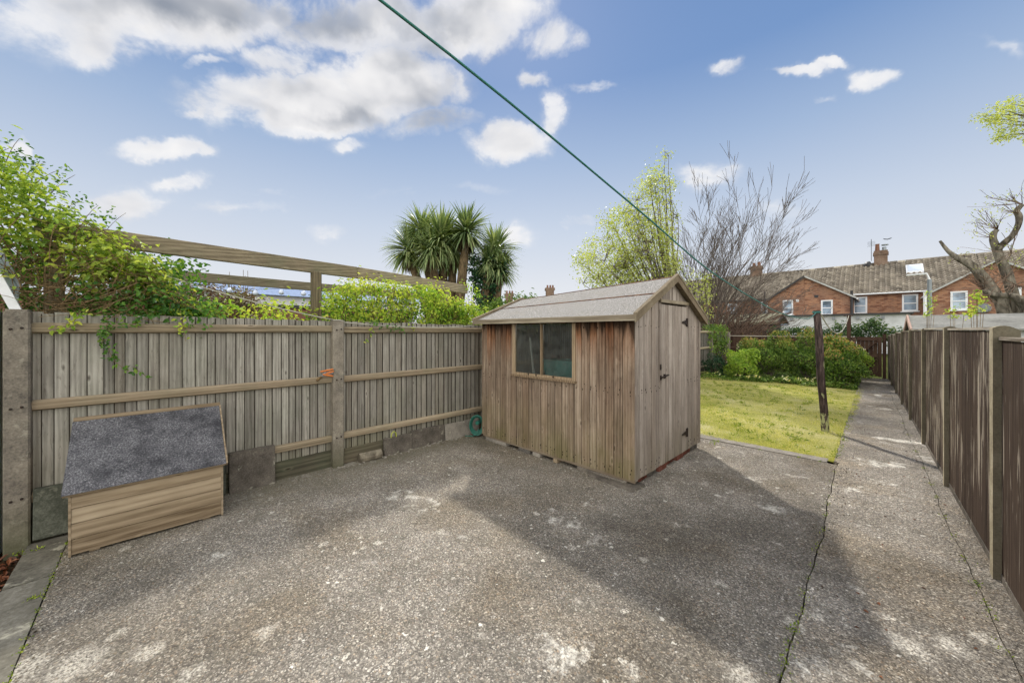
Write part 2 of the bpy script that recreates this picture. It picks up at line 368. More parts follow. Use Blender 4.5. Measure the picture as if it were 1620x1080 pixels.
def _shade_moss_north(m):  # paints shade and moss into the colour of faces turned from the sun
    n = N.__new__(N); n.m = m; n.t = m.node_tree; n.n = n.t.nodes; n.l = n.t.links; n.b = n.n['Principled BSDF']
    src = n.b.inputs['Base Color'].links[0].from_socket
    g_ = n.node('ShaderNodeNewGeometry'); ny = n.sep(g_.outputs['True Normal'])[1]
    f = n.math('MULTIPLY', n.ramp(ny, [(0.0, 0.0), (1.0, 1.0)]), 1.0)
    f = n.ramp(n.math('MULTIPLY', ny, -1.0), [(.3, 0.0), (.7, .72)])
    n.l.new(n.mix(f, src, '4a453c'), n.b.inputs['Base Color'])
_shade_moss_north(M['post_r'])
M['slab'] = mat_conc('slab_concrete', '3e3a35', '6a635a', '8f867a', 80, .5)
M['slabmoss'] = mat_conc('slab_mossy', '2e302a', '4f5147', '75766a', 60, .2)
M['strip'] = mat_conc('strip_concrete', '4a4740', '726e63', '9a958a', 30, .75)
M['kerb'] = mat_conc('kerb_concrete', '68635a', '948d82', 'b3aca0', 70, .5)
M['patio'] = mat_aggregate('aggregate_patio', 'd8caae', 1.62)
M['path'] = mat_aggregate('aggregate_path', 'f0dcb6', 2.15)
M['brick'] = mat_brick('house_brick')
M['chim'] = mat_conc('chimney_brick', '574840', '7a6556', '998676', 14, .25)
M['loosebrick'] = mat_conc('loose_brick', '46302a', '74483c', '94665a', 60, .25)
M['grey_block'] = mat_conc('block', '403c38', '69645d', '8a847c', 60, .2)
M['white_wall'] = mat_plain('white_render', 'd9dadb', .9, .1, scale=1.2, dirt='9a9a96', dm=.5)
M['upvc'] = mat_plain('white_upvc', 'ecedee', .4, .4, dm=.1)
M['whitish'] = mat_plain('weathered_white', 'bdbdb9', .7, .2, dm=.4)
M['gutter'] = mat_plain('dark_gutter', '3a3a3c', .5, .3)
M['grey_metal'] = mat_plain('galvanised', '8e9496', .5, .4, .6, dm=.2)
M['dark_metal'] = mat_plain('old_iron', '3a3430', .6, .3, .7, dm=.6, dirt='5b3a28', scale=60)
M['tile'] = mat_plain('roof_tile', '857d72', .9, .1, var=0, scale=2.2, dirt='5a5148', dm=.6)
_n = N('tile_var', .9, .1); _c = _n.coord(); _col = _n.ramp(_n.attr(), [(0, '524c44'), (.35, '7a7266'), (.7, '9a9182'), (1, 'b9b09f')])
_col = _n.mix(_n.ramp(_n.noise(_c, .9, 5), [(.45, 0.0), (.7, .25)]), _col, '54483b'); _n.bump(_n.noise(_c, 12, 3), .3, .01); M['tile'] = _n.col(_col)
_n = N('felt', .95, .1); _c = _n.coord(); _v = _n.noise(_c, 110, 4, .8); _g = _n.noise(_c, 3, 5, .7)
_col = _n.ramp(_v, [(.34, '403e3b'), (.5, '8b8782'), (.64, 'c4c1bc')]); _col = _n.mix(_n.ramp(_g, [(.5, 0.0), (.8, .4)]), _col, '8f8472'); _n.bump(_v, .6, .004); M['felt'] = _n.col(_col)
_n = N('felt_dark', .9, .2); _c = _n.coord(); _v = _n.noise(_c, 95, 4, .8); _g = _n.noise(_c, 4, 5, .7)
_col = _n.ramp(_v, [(.3, '2b2b2d'), (.52, '636265'), (.72, 'a3a2a2')]); _col = _n.mix(_n.ramp(_g, [(.42, 0.0), (.62, .75)]), _col, '2b2b2f'); _n.bump(_v, .7, .004); M['felt_dark'] = _n.col(_col)
_n = N('felt_edge', .95, .05); M['felt_edge'] = _n.col(_n.ramp(_n.noise(_n.coord(), 20, 4), [(.4, '4a352b'), (.65, '7d5f4c')]))
M['felt_garage'] = mat_conc('felt_garage', '5c5b57', '84837d', 'a3a19a', 14, .1)
M['felt_olive'] = mat_conc('felt_olive', '5f5d4c', '8d8a74', 'aba78e', 14, .1)
M['navy'] = mat_wood('navy_boards', '23252d', '32353f', '474a54', 'x', knots=False)
M['black'] = mat_plain('black_void', '0b0b0b', .95, 0, dm=0)
M['green_line'] = mat_plain('green_line', '37786f', .5, .3, dm=.15)
M['white_rope'] = mat_plain('white_rope', 'b5b2a2', .9, .1)
M['green_hose'] = mat_plain('green_hose', '2b6b5c', .45, .4)
M['tub'] = mat_plain('tub_plastic', '4f8a80', .5, .3)
M['stick'] = mat_plain('stick_wood', 'b0aba0', .8, .1)
M['orange'] = mat_plain('orange_handle', 'c9763a', .6, .3)
M['greyp'] = mat_plain('grey_handle', '8c8f92', .6, .3)
M['yellow'] = mat_plain('yellow_plastic', 'c3cc3a', .5, .3)
M['terra'] = mat_plain('terracotta', '84604f', .8, .1, scale=9, dm=.4)
M['stem'] = mat_bark('stem_brown', '54432f', '8c7757', 60)
M['twig'] = mat_bark('twig_grey', '4a423d', '7c7168', 20)
M['bark'] = mat_bark('bark_grey', '4c463c', '8b8271', 12)
M['bark_p'] = mat_bark('bark_pollard', '3f3a32', '9c9484', 6)
M['bark_palm'] = mat_bark('bark_palm', '3f3529', '7d6b52', 14)
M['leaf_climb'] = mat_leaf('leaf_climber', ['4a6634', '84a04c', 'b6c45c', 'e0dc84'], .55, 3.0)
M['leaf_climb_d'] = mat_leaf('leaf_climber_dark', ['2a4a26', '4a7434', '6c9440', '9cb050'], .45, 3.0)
M['leaf_bright'] = mat_leaf('leaf_bright', ['4f7c30', '90b244', 'cad25c', 'e8e67c'], .5, 3.0)
M['leaf_dark'] = mat_leaf('leaf_dark', ['16281a', '24402a', '355a37', '557a4a'], .2, 2.0)
M['leaf_hedge'] = mat_leaf('leaf_hedge', ['2f4722', '55742f', '7f9a42', 'a9b45c'], .35, 1.6)
M['leaf_hedge_tip'] = mat_leaf('leaf_hedge_tip', ['7f8a3c', 'a5a052', 'b8925a', 'b87f5a'], .35, 2.0)
M['leaf_lime'] = mat_leaf('leaf_lime', ['5a8030', '88a840', 'aec454', 'ccd872'], .4, 4.0)
M['leaf_tree'] = mat_leaf('leaf_tree', ['6a7a3e', 'a0ac58', 'c4ca7c', 'dfe0a8'], .5, 1.2)
M['leaf_red'] = mat_leaf('leaf_russet', ['4a3a34', '6b5040', '6a6a40', '8a8a55'], .3, 1.5)
M['leaf_cord'] = mat_leaf('leaf_cordyline', ['4a5c40', '6f8458', '9aa874', 'ccd09a'], .3, 1.0)
M['leaf_dead'] = mat_leaf('leaf_dead', ['4a4034', '6a5c48', '85755c', '9a8a6c'], .1, 1.0)
M['leaf_litter'] = mat_leaf('leaf_litter', ['2a1c14', '54301f', '7d4a30', '9a6a4a'], .1, 4.0)
M['grass'] = mat_leaf('grass_blades', ['8c9c48', 'b8ba66', 'd6d088', 'e8e0b0'], .4, .9, rough=.6)
M['weed'] = mat_leaf('weed_green', ['3f5a1c', '6a8428', '98a83c', 'b5b850'], .4, 5.0)
M['pinkleaf'] = mat_leaf('hydrangea_heads', ['b0a080', 'c9c0a0', 'd9c8b8', 'c9a8a0'], .2, 4.0)
_n = N('lawn_soil', .95, .05); _c = _n.coord(); _col = _n.ramp(_n.noise(_c, 1.1, 6, .65), [(.35, '98994f'), (.5, 'c2ba74'), (.66, 'd9ce9a')])
_col = _n.mix(_n.ramp(_n.noise(_c, 60, 4, .8), [(.4, .6), (.6, 0.0)]), _col, '4f5a24'); _n.bump(_n.noise(_c, 80, 3), .7, .02); M['lawn'] = _n.col(_col)
_n = N('soil', .98, .03); _c = _n.coord(); _col = _n.ramp(_n.noise(_c, 30, 5, .75), [(.35, '1f1812'), (.55, '3b2e22'), (.7, '5b4835')]); _n.bump(_n.noise(_c, 35, 5), 1, .03); M['soil'] = _n.col(_col)
_n = N('earth', .98, .03); _c = _n.coord(); _col = _n.ramp(_n.noise(_c, .5, 6, .7), [(.35, '3d4522'), (.55, '59602f'), (.7, '6f6a44')]); M['earth'] = _n.col(_col)
# glass of the shed window: dusty, see-through
_n = N('shed_glass', .12, .5); _n.col('8f9796'); _t = _n.node('ShaderNodeBsdfTransparent'); _t.inputs[0].default_value = (.84, .87, .87, 1)
_g = _n.node('ShaderNodeBsdfGlossy'); _g.inputs['Roughness'].default_value = .06; _g.inputs[0].default_value = (.9, .9, .9, 1)
_f = _n.node('ShaderNodeFresnel'); _f.inputs[0].default_value = 1.4
_m1 = _n.node('ShaderNodeMixShader'); _n.l.new(_f.outputs[0], _m1.inputs[0]); _n.l.new(_t.outputs[0], _m1.inputs[1]); _n.l.new(_g.outputs[0], _m1.inputs[2])
_d = _n.node('ShaderNodeBsdfDiffuse'); _d.inputs[0].default_value = srgb('8a8d88')
_m2 = _n.node('ShaderNodeMixShader'); _n.put(_m2.inputs[0], _n.ramp(_n.noise(_n.coord(), 9, 5, .7), [(.35, .03), (.75, .16)]))
_n.l.new(_m1.outputs[0], _m2.inputs[1]); _n.l.new(_d.outputs[0], _m2.inputs[2]); _n.l.new(_m2.outputs[0], _n.out.inputs[0]); M['glass'] = _n.m
_n = N('house_glass', .08, .8); _n.col(_n.ramp(_n.noise(_n.coord(), 1.2, 3), [(.35, '4a5a66'), (.5, '7f93a6'), (.7, 'a9bac8')])); M['hglass'] = _n.m
_n = N('skylight_glass', .15, .8); _n.col('d5dde6'); M['sky_glass'] = _n.m
_n = N('bulb', .1, .6); _n.col('c8d0e0'); M['bulb'] = _n.m
_n = N('pole_paint', .8, .2); _c = _n.coord(); _z = _n.sep(_c)[2]
_base = _n.ramp(_n.noise(_n.vmath('MULTIPLY', _c, (30, 30, 4)), 1.0, 5, .7), [(.38, '2a2422'), (.55, '4c3f3b'), (.7, '7c6c66')])
_pz = _n.math('ADD', _z, _n.math('MULTIPLY_ADD', _n.noise(_c, 25, 4), .3, -.15))
_pk = _n.ramp(_n.math('DIVIDE', _pz, 2.0), [(.0, .2), (.03, .85), (.165, .85), (.185, 0.0)])
_pk = _n.math('MULTIPLY', _pk, _n.ramp(_n.noise(_n.vmath('MULTIPLY', _c, (25, 25, 9)), 1.0, 4), [(.42, 0.0), (.5, 1.0)]))
_pk2 = _n.math('MULTIPLY', _n.ramp(_n.math('DIVIDE', _z, 2.0), [(.2, 0.0), (.3, .8), (.55, .8), (.62, 0.0)]), _n.ramp(_n.noise(_n.vmath('MULTIPLY', _c, (22, 22, 5)), 1.0, 4), [(.60, 0.0), (.66, 1.0)]))
M['pole'] = _n.col(_n.mix(_n.math('MAXIMUM', _pk, _pk2), _base, 'b9bb8a'))

# ================================================================== SETTING
mb = MB(); mb.poly([(-400, -60, -.09), (400, -60, -.09), (400, 700, -.09), (-400, 700, -.09)]); g = mb.build('ground', M['earth']); tag(g, kind='structure')
mb = MB(); mb.poly([(-4.9, -3.2, -.07), (1.2, -3.2, -.07), (1.2, 17.3, -.07), (-4.9, 17.3, -.07)]); tag(mb.build('soil', M['soil']), kind='structure')

def wob(i, amp=.008, k=1.0):
    return amp * (math.sin(i * 1.7 * k) + .6 * math.sin(i * 4.1 * k + 1) + .4 * math.sin(i * 9.3 * k + 2)) + U(-amp, amp) * .35
def xcrack(Y): return -.30 - .012 * (Y - 2) + wob(Y * 1.3, .010)
def fx(Y): return .495 - .0245 * (Y - 3.78)      # line of the right-hand fence
def sheet(name, left, right, ys, mat, z=0.0, th=.055, label=None):
    mb = MB(); L = [(left(y), y) for y in ys]; Rr = [(right(y), y) for y in ys]; n = len(ys)
    vs = [(x, y, z) for x, y in L] + [(x, y, z) for x, y in Rr] + [(x, y, z - th) for x, y in L] + [(x, y, z - th) for x, y in Rr]
    fs = []
    for i in range(n - 1):
        fs += [(i, n + i, n + i + 1, i + 1), (i, i + 1, 2 * n + i + 1, 2 * n + i), (n + i, 3 * n + i, 3 * n + i + 1, n + i + 1)]
    fs += [(0, 2 * n, 3 * n, n), (n - 1, 2 * n - 1, 4 * n - 1, 3 * n - 1)]
    mb.add(vs, fs, .5); o = mb.build(name, mat, origin=(0, 0, 0)); return tag(o, kind='structure')
ysA = [-.46 + .05 * i for i in range(123)]          # patio slab to Y 5.64
cr = {y: xcrack(y) for y in ysA}
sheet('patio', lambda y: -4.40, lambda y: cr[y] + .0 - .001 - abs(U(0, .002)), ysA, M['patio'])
ysC = [-.46 + .05 * i for i in range(355)]
crC = [xcrack(y) for y in ysC]
def left_path(y): return (xcrack(y) + .008) if y > 5.7 else cr[min(cr, key=lambda q: abs(q - y))] + .003 + abs(U(0, .004))
ce = {y: fx(y) - .085 + wob(y * 1.1 + 5, .008) for y in ysC}
sheet('path', lambda y: left_path(y) if y < 5.75 else -.38 - .006 * (y - 5.7) + U(-.012, .012), lambda y: ce[y] - .003, ysC[:350], M['path'], z=.002)
sheet('path_margin', lambda y: ce[y] + .002, lambda y: fx(y) + .06, ysC[:350], M['path'], z=.004)
# kerb strip before the lawn
xs = [-4.4 + .06 * i for i in range(67)]
mb = MB(); n = len(xs)
e0 = [5.665 + wob(x * 2, .006) for x in xs]; e1 = [5.86 + .02 * math.sin(x * 2) + U(-.01, .01) for x in xs]
vs = [(x, a, .004) for x, a in zip(xs, e0)] + [(x, a, .004) for x, a in zip(xs, e1)] + [(x, a, -.05) for x, a in zip(xs, e0)]
mb.add(vs, [(i, i + 1, n + i + 1, n + i) for i in range(n - 1)] + [(i, 2 * n + i, 2 * n + i + 1, i + 1) for i in range(n - 1)], .5)
tag(mb.build('lawn_edging', M['kerb'], origin=(0, 0, 0)), kind='structure')
# slab strip along the left bed
mb = MB()
for (a, b) in [(-4.36, -3.7), (-3.69, -2.6), (-2.59, -1.5)]:
    mb.hexa([(a, -.66 + U(-.01, .01), -.06), (b, -.66, -.06), (b, -.466, -.06), (a, -.466, -.06), (a, -.66, -.004), (b, -.655 + U(-.01, .01), .0), (b, -.466 + U(-.003, .002), .003), (a, -.466 + U(-.003, .002), .0)])
tag(mb.build('edging_strip', M['strip'], origin=(0, 0, 0)), kind='structure')
# moss and paint-white marks come from the material; litter in the bed:
mb = MB(); k = 1500
P = np.stack([NR.uniform(-4.6, -2.4, k), NR.uniform(-1.5, -.68, k), NR.uniform(-.068, -.045, k)], 1)
mb.leaves(P, np.stack([NR.normal(0, .5, k), NR.normal(0, .5, k), np.ones(k)], 1), NR.uniform(.02, .06, k), NR.uniform(.015, .04, k), droop=0)
tag(mb.build('leaf_litter', M['leaf_litter']), 'brown dead leaves lying in the dark bed beside the left concrete post', 'leaf litter', kind='stuff')

# lawn
def lz(x, y): return -.012 + .018 * math.sin(x * .9 + 1) * math.sin(y * .7) + .006 * math.sin(x * 3.1 + y * 2.3)
nx, ny = 60, 100; mb = MB(); X = np.linspace(-4.36, -.39, nx); Y = np.linspace(5.82, 13.4, ny)
vs = [(x, y, lz(x, y)) for y in Y for x in X]
mb.add(vs, [(j * nx + i, j * nx + i + 1, (j + 1) * nx + i + 1, (j + 1) * nx + i) for j in range(ny - 1) for i in range(nx - 1)], .5)
tag(mb.build('lawn', M['lawn'], smooth=True), kind='structure')
mb = MB(); k = 95000
x = NR.uniform(-4.3, -.36, k); y = 5.80 + (13.5 - 5.8) * NR.random(k) ** 1.35
x = np.where(NR.random(k) < .04, -.36 + NR.normal(0, .03, k), x)
z = -.012 + .018 * np.sin(x * .9 + 1) * np.sin(y * .7) - .004
clump = np.sin(x * 7 + np.sin(y * 5)) * np.sin(y * 8 + np.cos(x * 6)); h = NR.uniform(.014, .036, k) * (1 + .35 * clump)
a = NR.uniform(0, 2 * np.pi, k); w = NR.uniform(.0015, .004, k)
B = np.stack([x, y, z], 1); dx = np.stack([np.cos(a) * w, np.sin(a) * w, 0 * a], 1)
tip = B + np.stack([NR.normal(0, .009, k), NR.normal(0, .009, k), h], 1)
mb.arr.append((np.stack([B - dx, B + dx, tip], 1).reshape(-1, 3), np.arange(3 * k).reshape(-1, 3), NR.random(k) * .8 + .1 * (1 + clump), 0))
for _ in range(420):
    gx, gy = U(-4.2, -.5), U(5.9, 12.6); kk = R_.randint(10, 26); P = np.stack([NR.normal(gx, .03, kk), NR.normal(gy, .03, kk), np.full(kk, -.005)], 1)
    mb.m = 1; mb.leaves(P, NR.normal(0, 1, (kk, 3)) + np.array((0, 0, .6)), NR.uniform(.025, .06, kk), NR.uniform(.006, .014, kk), droop=-.5, six=False)
mb.m = 2
P = np.stack([NR.uniform(-4.2, -.45, 260), 5.9 + 6.8 * NR.random(260) ** 1.3, np.full(260, .03)], 1); mb.leaves(P, NR.normal(0, .3, (260, 3)) + np.array((0, 0, 1)), .018, .016, six=False)
mb.m = 0
tag(mb.build('grass', [M['grass'], M['weed'], mat_leaf('daisy', ['f2f0e4', 'efe6a0'], .2)]), 'short yellow green grass of the lawn beside the long path', 'grass', kind='stuff')
# weeds in the cracks
mb = MB()
def tuft(x, y, r, n, z=0.0, L=.03):
    P = np.stack([NR.normal(x, r * .4, n), NR.normal(y, r, n), np.full(n, z)], 1)
    mb.leaves(P, np.stack([NR.normal(0, 1, n), NR.normal(0, 1, n), NR.uniform(.2, 1, n)], 1), NR.uniform(.3, 1, n) * L, NR.uniform(.004, .01, n), droop=-.9, six=False)
for yy in [2.02, 2.12, 2.26, 2.34, 2.41, 2.55, 2.75, 2.9, 3.1, 3.3, 3.42, 3.7, 4.0, 4.3, 4.5, 4.9, 5.3]:
    tuft(xcrack(yy), yy + U(-.03, .03), U(.02, .05), 30 if yy < 2.9 else 14, L=.016)
for yy in [2.6, 2.95, 3.25, 3.38, 3.6, 3.9, 4.3, 4.7, 5.2, 5.6, 6.2, 7.0, 8.0, 9.0]:
    tuft(fx(yy) - .085, yy, U(.02, .05), 26, L=.018)
for xx in [-1.6, -1.1, -.7, -.5]: tuft(xx, 5.66, .02, 25, L=.02)
for i in range(40): tuft(-.38 + U(-.03, .03), U(5.9, 13), .06, 24, L=.03)
for i in range(60): tuft(U(-4.2, -2.6), -.466 + U(-.006, .006), .006, 5, L=.012)
tuft(-3.45, -.50, .02, 30, L=.03); tuft(-4.2, -.62, .03, 20, L=.05); tuft(-1.62, 5.55, .05, 40, L=.04)
tag(mb.build('crack_weeds', M['weed'], origin=(0, 0, 0)), 'small green weeds growing in the cracks between the concrete slabs', 'weeds', kind='stuff')
# a few stray leaves on the path
mb = MB(); k = 60
P = np.stack([NR.uniform(-.25, .42, k), NR.uniform(2.2, 8, k), np.full(k, .005)], 1)
mb.leaves(P, np.stack([NR.normal(0, .2, k), NR.normal(0, .2, k), np.ones(k)], 1), NR.uniform(.01, .03, k), NR.uniform(.008, .018, k), droop=0)
tag(mb.build('fallen_leaves', M['leaf_litter'], origin=(0, 0, 0)), 'small orange and brown leaves scattered on the path', 'fallen leaves', kind='stuff')

# ================================================================== LEFT FENCE
XF = -4.42
fence = thing('garden_fence', (XF, 1.4, 0), 'weathered grey featheredge fence with three rails along the patio', 'fence')
posts_y = [-.71, 1.495, 3.72, 5.9, 8.1, 10.3, 12.5, 14.7, 16.9]
def boards(mb, y0, y1, z0, ztop, x=XF, near=True):
    y = y0
    while y < y1 - .02:
        w = U(.058, .090); e = min(y + w, y1); t = ztop(y) + U(-.010, .008); lo = z0(y) if callable(z0) else z0; sk = U(-.003, .003)
        mb.hexa([(x - .022, y, lo), (x - .004 + sk, y, lo), (x - .014, e + .006, lo), (x - .024, e + .006, lo),
                 (x - .022, y, t), (x - .004 + sk, y, t), (x - .014, e + .006, t), (x - .024, e + .006, t)])
        mb.m = 1; mb.box(x - .022, x - .0025 + sk, y - .0035, y + .0012, lo, t - .002, .3); mb.m = 0
        y = e
for i in range(len(posts_y) - 1):
    a, b = posts_y[i] + .06, posts_y[i + 1] - .06
    zt = lambda y: 1.69 - .010 * (y + .7)
    mb = MB(); boards(mb, a - .02, b + .02, .12, zt); mb.build('featheredge_panel', [M['fence'], M['seam']], fence)
    for zc in ((1.575, 1.0, .34) if i != 0 else (1.575, 1.0, .32)):
        mb = MB(); zz = zc - .008 * i
        mb.prism([(XF - .004, zz - .042), (XF + .034, zz - .03), (XF + .042, zz + .022), (XF + .012, zz + .04), (XF - .004, zz + .04)], a - .01, b + .01, 'y')
        ob = mb.build('arris_rail', M['rail'], fence); bevel(ob, .003)
    if i < 3:
        mb = MB(); mb.hexa([(XF - .03, a, -.04), (XF + .006, a, -.04), (XF + .006, b, -.03), (XF - .03, b, -.03), (XF - .03, a, .17), (XF + .006, a, .17), (XF + .006, b, .19), (XF - .03, b, .19)])
        mb.build('gravel_board', M['gravelboard'], fence)
for i, y in enumerate(posts_y):
    mb = MB(); t = 1.705 - .011 * (y + .7)
    mb.prism([(-4.46, y - .06), (-4.352, y - .06), (-4.34, y - .05), (-4.34, y + .05), (-4.352, y + .06), (-4.46, y + .06)], -.12, t - .012, 'z')
    mb.prism([(-4.455, y - .052), (-4.36, y - .052), (-4.35, y - .044), (-4.35, y + .044), (-4.36, y + .052), (-4.455, y + .052)], t - .012, t + .004, 'z')
    p = mb.build('concrete_post', M['post'], fence)
    if i < 2:
        for zz in (1.57, 1.0, .34):
            for s_ in (-1, 1): mb = MB(); mb.tube([(-4.341, y + s_ * .024, zz + s_ * .004), (-4.330, y + s_ * .024, zz + s_ * .004)], .0085, 8); mb.build('bolt', M['dark_metal'], p)
# loose slabs and boards at its foot
def slab(name, mat, pts, label, cat, group=None):
    mb = MB(); mb.hexa(pts); o = mb.build(name, mat); bevel(o, .006, 2); return tag(o, label, cat, group)
def lean(y0, y1, zt, zb=-.01, x=-4.335, t=.045, tilt=.02, dz=0):
    return [(x - t, y0, zb), (x, y0, zb), (x, y1, zb + dz), (x - t, y1, zb + dz), (x - t - tilt, y0, zt), (x - tilt, y0, zt), (x - tilt, y1, zt + dz), (x - t - tilt, y1, zt + dz)]
slab('paving_slab', M['slab'], lean(.50, .875, .385), 'brown square paving slab leaning on the fence, the tallest one clear of the box', 'paving slab', 'slabs along the foot of the fence')
slab('paving_slab', M['slabmoss'], lean(.425, .475, .40), 'narrow dark slab edge on, squeezed between kennel like box and tall slab', 'paving slab', 'slabs along the foot of the fence')
slab('paving_slab', M['slabmoss'], lean(-.64, -.16, .39, .02), 'mossy dark slab behind the lidded box, next to the left post', 'paving slab', 'slabs along the foot of the fence')
slab('edging_slab', M['slab'], lean(2.03, 2.41, .205, x=-4.31, dz=.005), 'low dark edging slab with the yellow hook hanging above it', 'edging slab', 'low edging slabs along the foot of the fence')
slab('edging_slab', M['slab'], lean(2.42, 2.93, .225, x=-4.33), 'middle low edging slab, between the hook slab and the hose end', 'edging slab', 'low edging slabs along the foot of the fence')
slab('edging_slab', M['kerb'], lean(2.94, 3.55, .215, x=-4.32), 'palest low edging slab, nearest to the green hose reel', 'edging slab', 'low edging slabs along the foot of the fence')
mb = MB(); mb.tube([(-4.33, 1.72, .045), (-4.31, 1.98, .05)], [.06, .055], 9); tag(mb.build('log', M['bark'], smooth=False), 'short cut log lying at fence foot right of the concrete post', 'log')
mb = MB(); c0 = Vector((-4.318, 2.15, .21))
mb.tube([c0 + Vector((0, -.035, 0)), c0 + Vector((0, -.03, .05)), c0 + Vector((0, 0, .075)), c0 + Vector((0, .03, .05)), c0 + Vector((0, .035, 0))], .005, 6)
tag(mb.build('hook', M['yellow']), 'small yellow plastic hoop standing on a low edging slab', 'hoop')
mb = MB()
for i in range(900):
    u_ = U(0, 1)
    if u_ < .35: x, y = -.30 + R_.gauss(0, .05), U(1.6, 5.6)
    elif u_ < .6: x = 0; y = U(1.9, 9); x = fx(y) - .085 + R_.gauss(0, .04)
    elif u_ < .75: x, y = U(-4.25, -2.6), -.46 + abs(R_.gauss(0, .05))
    else: x, y = U(-4.3, -4.0), U(.4, 3.3)
    s_ = U(.0015, .005); mb.m = 0 if U(0, 1) < .6 else 1; mb.hexa([(x + a * s_ * U(.6, 1.3), y + b * s_ * U(.6, 1.3), c + .004) for c in (-.002, s_ * .9) for a, b in ((-1, -1), (1, -1), (1, 1), (-1, 1))])
tag(mb.build('grit', [M['kerb'], M['bark']], origin=(0, 0, 0)), 'loose grit and crumbs gathered along the slab joints and edges', 'grit', kind='stuff')
# rubble at the post foot
mb = MB()
for i in range(70):
    y = U(1.0, 3.4); x = -4.30 + U(-.03, .05); s = U(.004, .013); mb.hexa([(x + a * s * U(.7, 1.3), y + b * s * U(.7, 1.3), c) for c in (-.002, s) for a, b in ((-1, -1), (1, -1), (1, 1), (-1, 1))])
tag(mb.build('gravel', M['kerb']), 'loose pale stone chips along the foot of the fence', 'gravel', kind='stuff')
# bundle of handles on the mid rail by the post
th = thing('peg_bundle', (-4.37, 1.36, 1.04), 'bunch of orange and grey handled pegs tucked on the rail by the post', 'pegs')
for (a, b, r, m) in [((-4.385, 1.30, 1.04), (-4.33, 1.43, 1.085), .013, 'greyp'), ((-4.37, 1.31, 1.10), (-4.32, 1.43, 1.125), .011, 'orange'), ((-4.36, 1.33, 1.07), (-4.33, 1.43, 1.045), .012, 'orange'),
                     ((-4.375, 1.29, 1.02), (-4.345, 1.40, 1.13), .009, 'greyp'), ((-4.345, 1.36, 1.075), (-4.325, 1.435, 1.10), .012, 'orange'), ((-4.37, 1.27, 1.005), (-4.36, 1.32, 1.05), .017, 'stem')]:
    mb = MB(); mb.tube([a, [(p + q) / 2 for p, q in zip(a, b)], b], [r * .8, r, r * .7], 8); mb.build('peg', M[m], th)

# hose on reel behind shed corner
th = thing('garden_hose', (-4.2, 3.46, 0), 'coiled green garden hose hanging between the fence and shed corner', 'hose')
mb = MB()
for k in range(5):
    rr = .085 + .008 * k; cc = Vector((-4.19, 3.40, .17)) - FW * .012 * k; pts = []
    for i in range(25): a = i / 24 * 2 * math.pi; pts.append(cc + RT * math.cos(a) * rr * .9 + Vector((0, 0, math.sin(a) * rr * 1.25)))
    mb.tube(pts, .008, 6, cap=False)
mb.tube([(-4.13, 3.38, .12), (-4.12, 3.34, .05), (-4.2, 3.32, .012), (-4.28, 3.25, .012)], .008, 6)
mb.build('coil', M['green_hose'], th, smooth=True)
mb = MB(); mb.tube([(-4.20, 3.46, .20), (-4.17, 3.38, .20)], .03, 10); mb.build('reel_hub', M['green_hose'], th)

# ================================================================== LIDDED BOX (kennel-like)
bx = thing('storage_box', (-4.1, 0, 0), 'low wooden box with sloping grey felt lid beside the fence', 'storage box')
X0, X1, Ya, Yb = -4.33, -3.885, -.412, .395
mb = MB(); zs = [.016, .122, .228, .334, .44]
for i in range(4):
    mb.hexa([(X1 - .016, Ya, zs[i] + .002), (X1 + (.004 if i % 2 else 0), Ya, zs[i] + .002), (X1 + (.004 if i % 2 else 0), Yb, zs[i] + .002), (X1 - .016, Yb, zs[i] + .002),
             (X1 - .016, Ya, zs[i + 1] - .002), (X1 + (.001 if i % 2 else -.003), Ya, zs[i + 1] - .002), (X1 + (.001 if i % 2 else -.003), Yb, zs[i + 1] - .002), (X1 - .016, Yb, zs[i + 1] - .002)])
o = mb.build('front_boards', M['box'], bx); bevel(o, .002)
for y in (Ya, Yb - .016):
    mb = MB(); mb.prism([(X0, .02), (X1 - .018, .02), (X1 - .018, .445), (X0, .83)], y, y + .016, 'y'); mb.build('side_panel', M['box'], bx)
mb = MB(); mb.box(X0 - .016, X0, Ya, Yb, .02, .84); mb.build('back_panel', M['box'], bx)
for y in (Ya - .012, Yb): mb = MB(); mb.box(X1 - .035, X1 + .004, y, y + .012, .008, .45); mb.build('corner_batten', M['box'], bx)
for y in (Ya + .08, Yb - .12):
    mb = MB(); mb.box(X0 + .02, X1 - .02, y, y + .05, 0, .0195); mb.build('foot', M['box'], bx)
A0, A1 = Vector((X1 + .035, 0, .437)), Vector((X0 - .0, 0, .85)); up = Vector((.66, 0, .75)).normalized()
mb = MB(); y0, y1 = Ya - .035, Yb + .025
def sl(a, y, h): q = a + up * h; return (q.x, y, q.z)
mb.hexa([sl(A0, y0, -.012), sl(A0, y1, -.012), sl(A1, y1, -.012), sl(A1, y0, -.012), sl(A0, y0, .006), sl(A0, y1, .006), sl(A1, y1, .006), sl(A1, y0, .006)])
lid = mb.build('lid', M['box'], bx)
mb = MB(); mb.hexa([sl(A0, y0 - .003, .0065), sl(A0, y1 + .003, .0065), sl(A1, y1 + .003, .0065), sl(A1, y0 - .003, .0065), sl(A0 + Vector((.004, 0, 0)), y0 - .003, .012), sl(A0 + Vector((.004, 0, 0)), y1 + .003, .012), sl(A1, y1 + .003, .012), sl(A1, y0 - .003, .012)])
mb.build('felt_cover', M['felt_dark'], lid)
mb = MB(); mb.box(X0 - .03, X0 + .004, y0, y1 + .01, .845, .885); mb.build('top_batten', M['box'], lid)
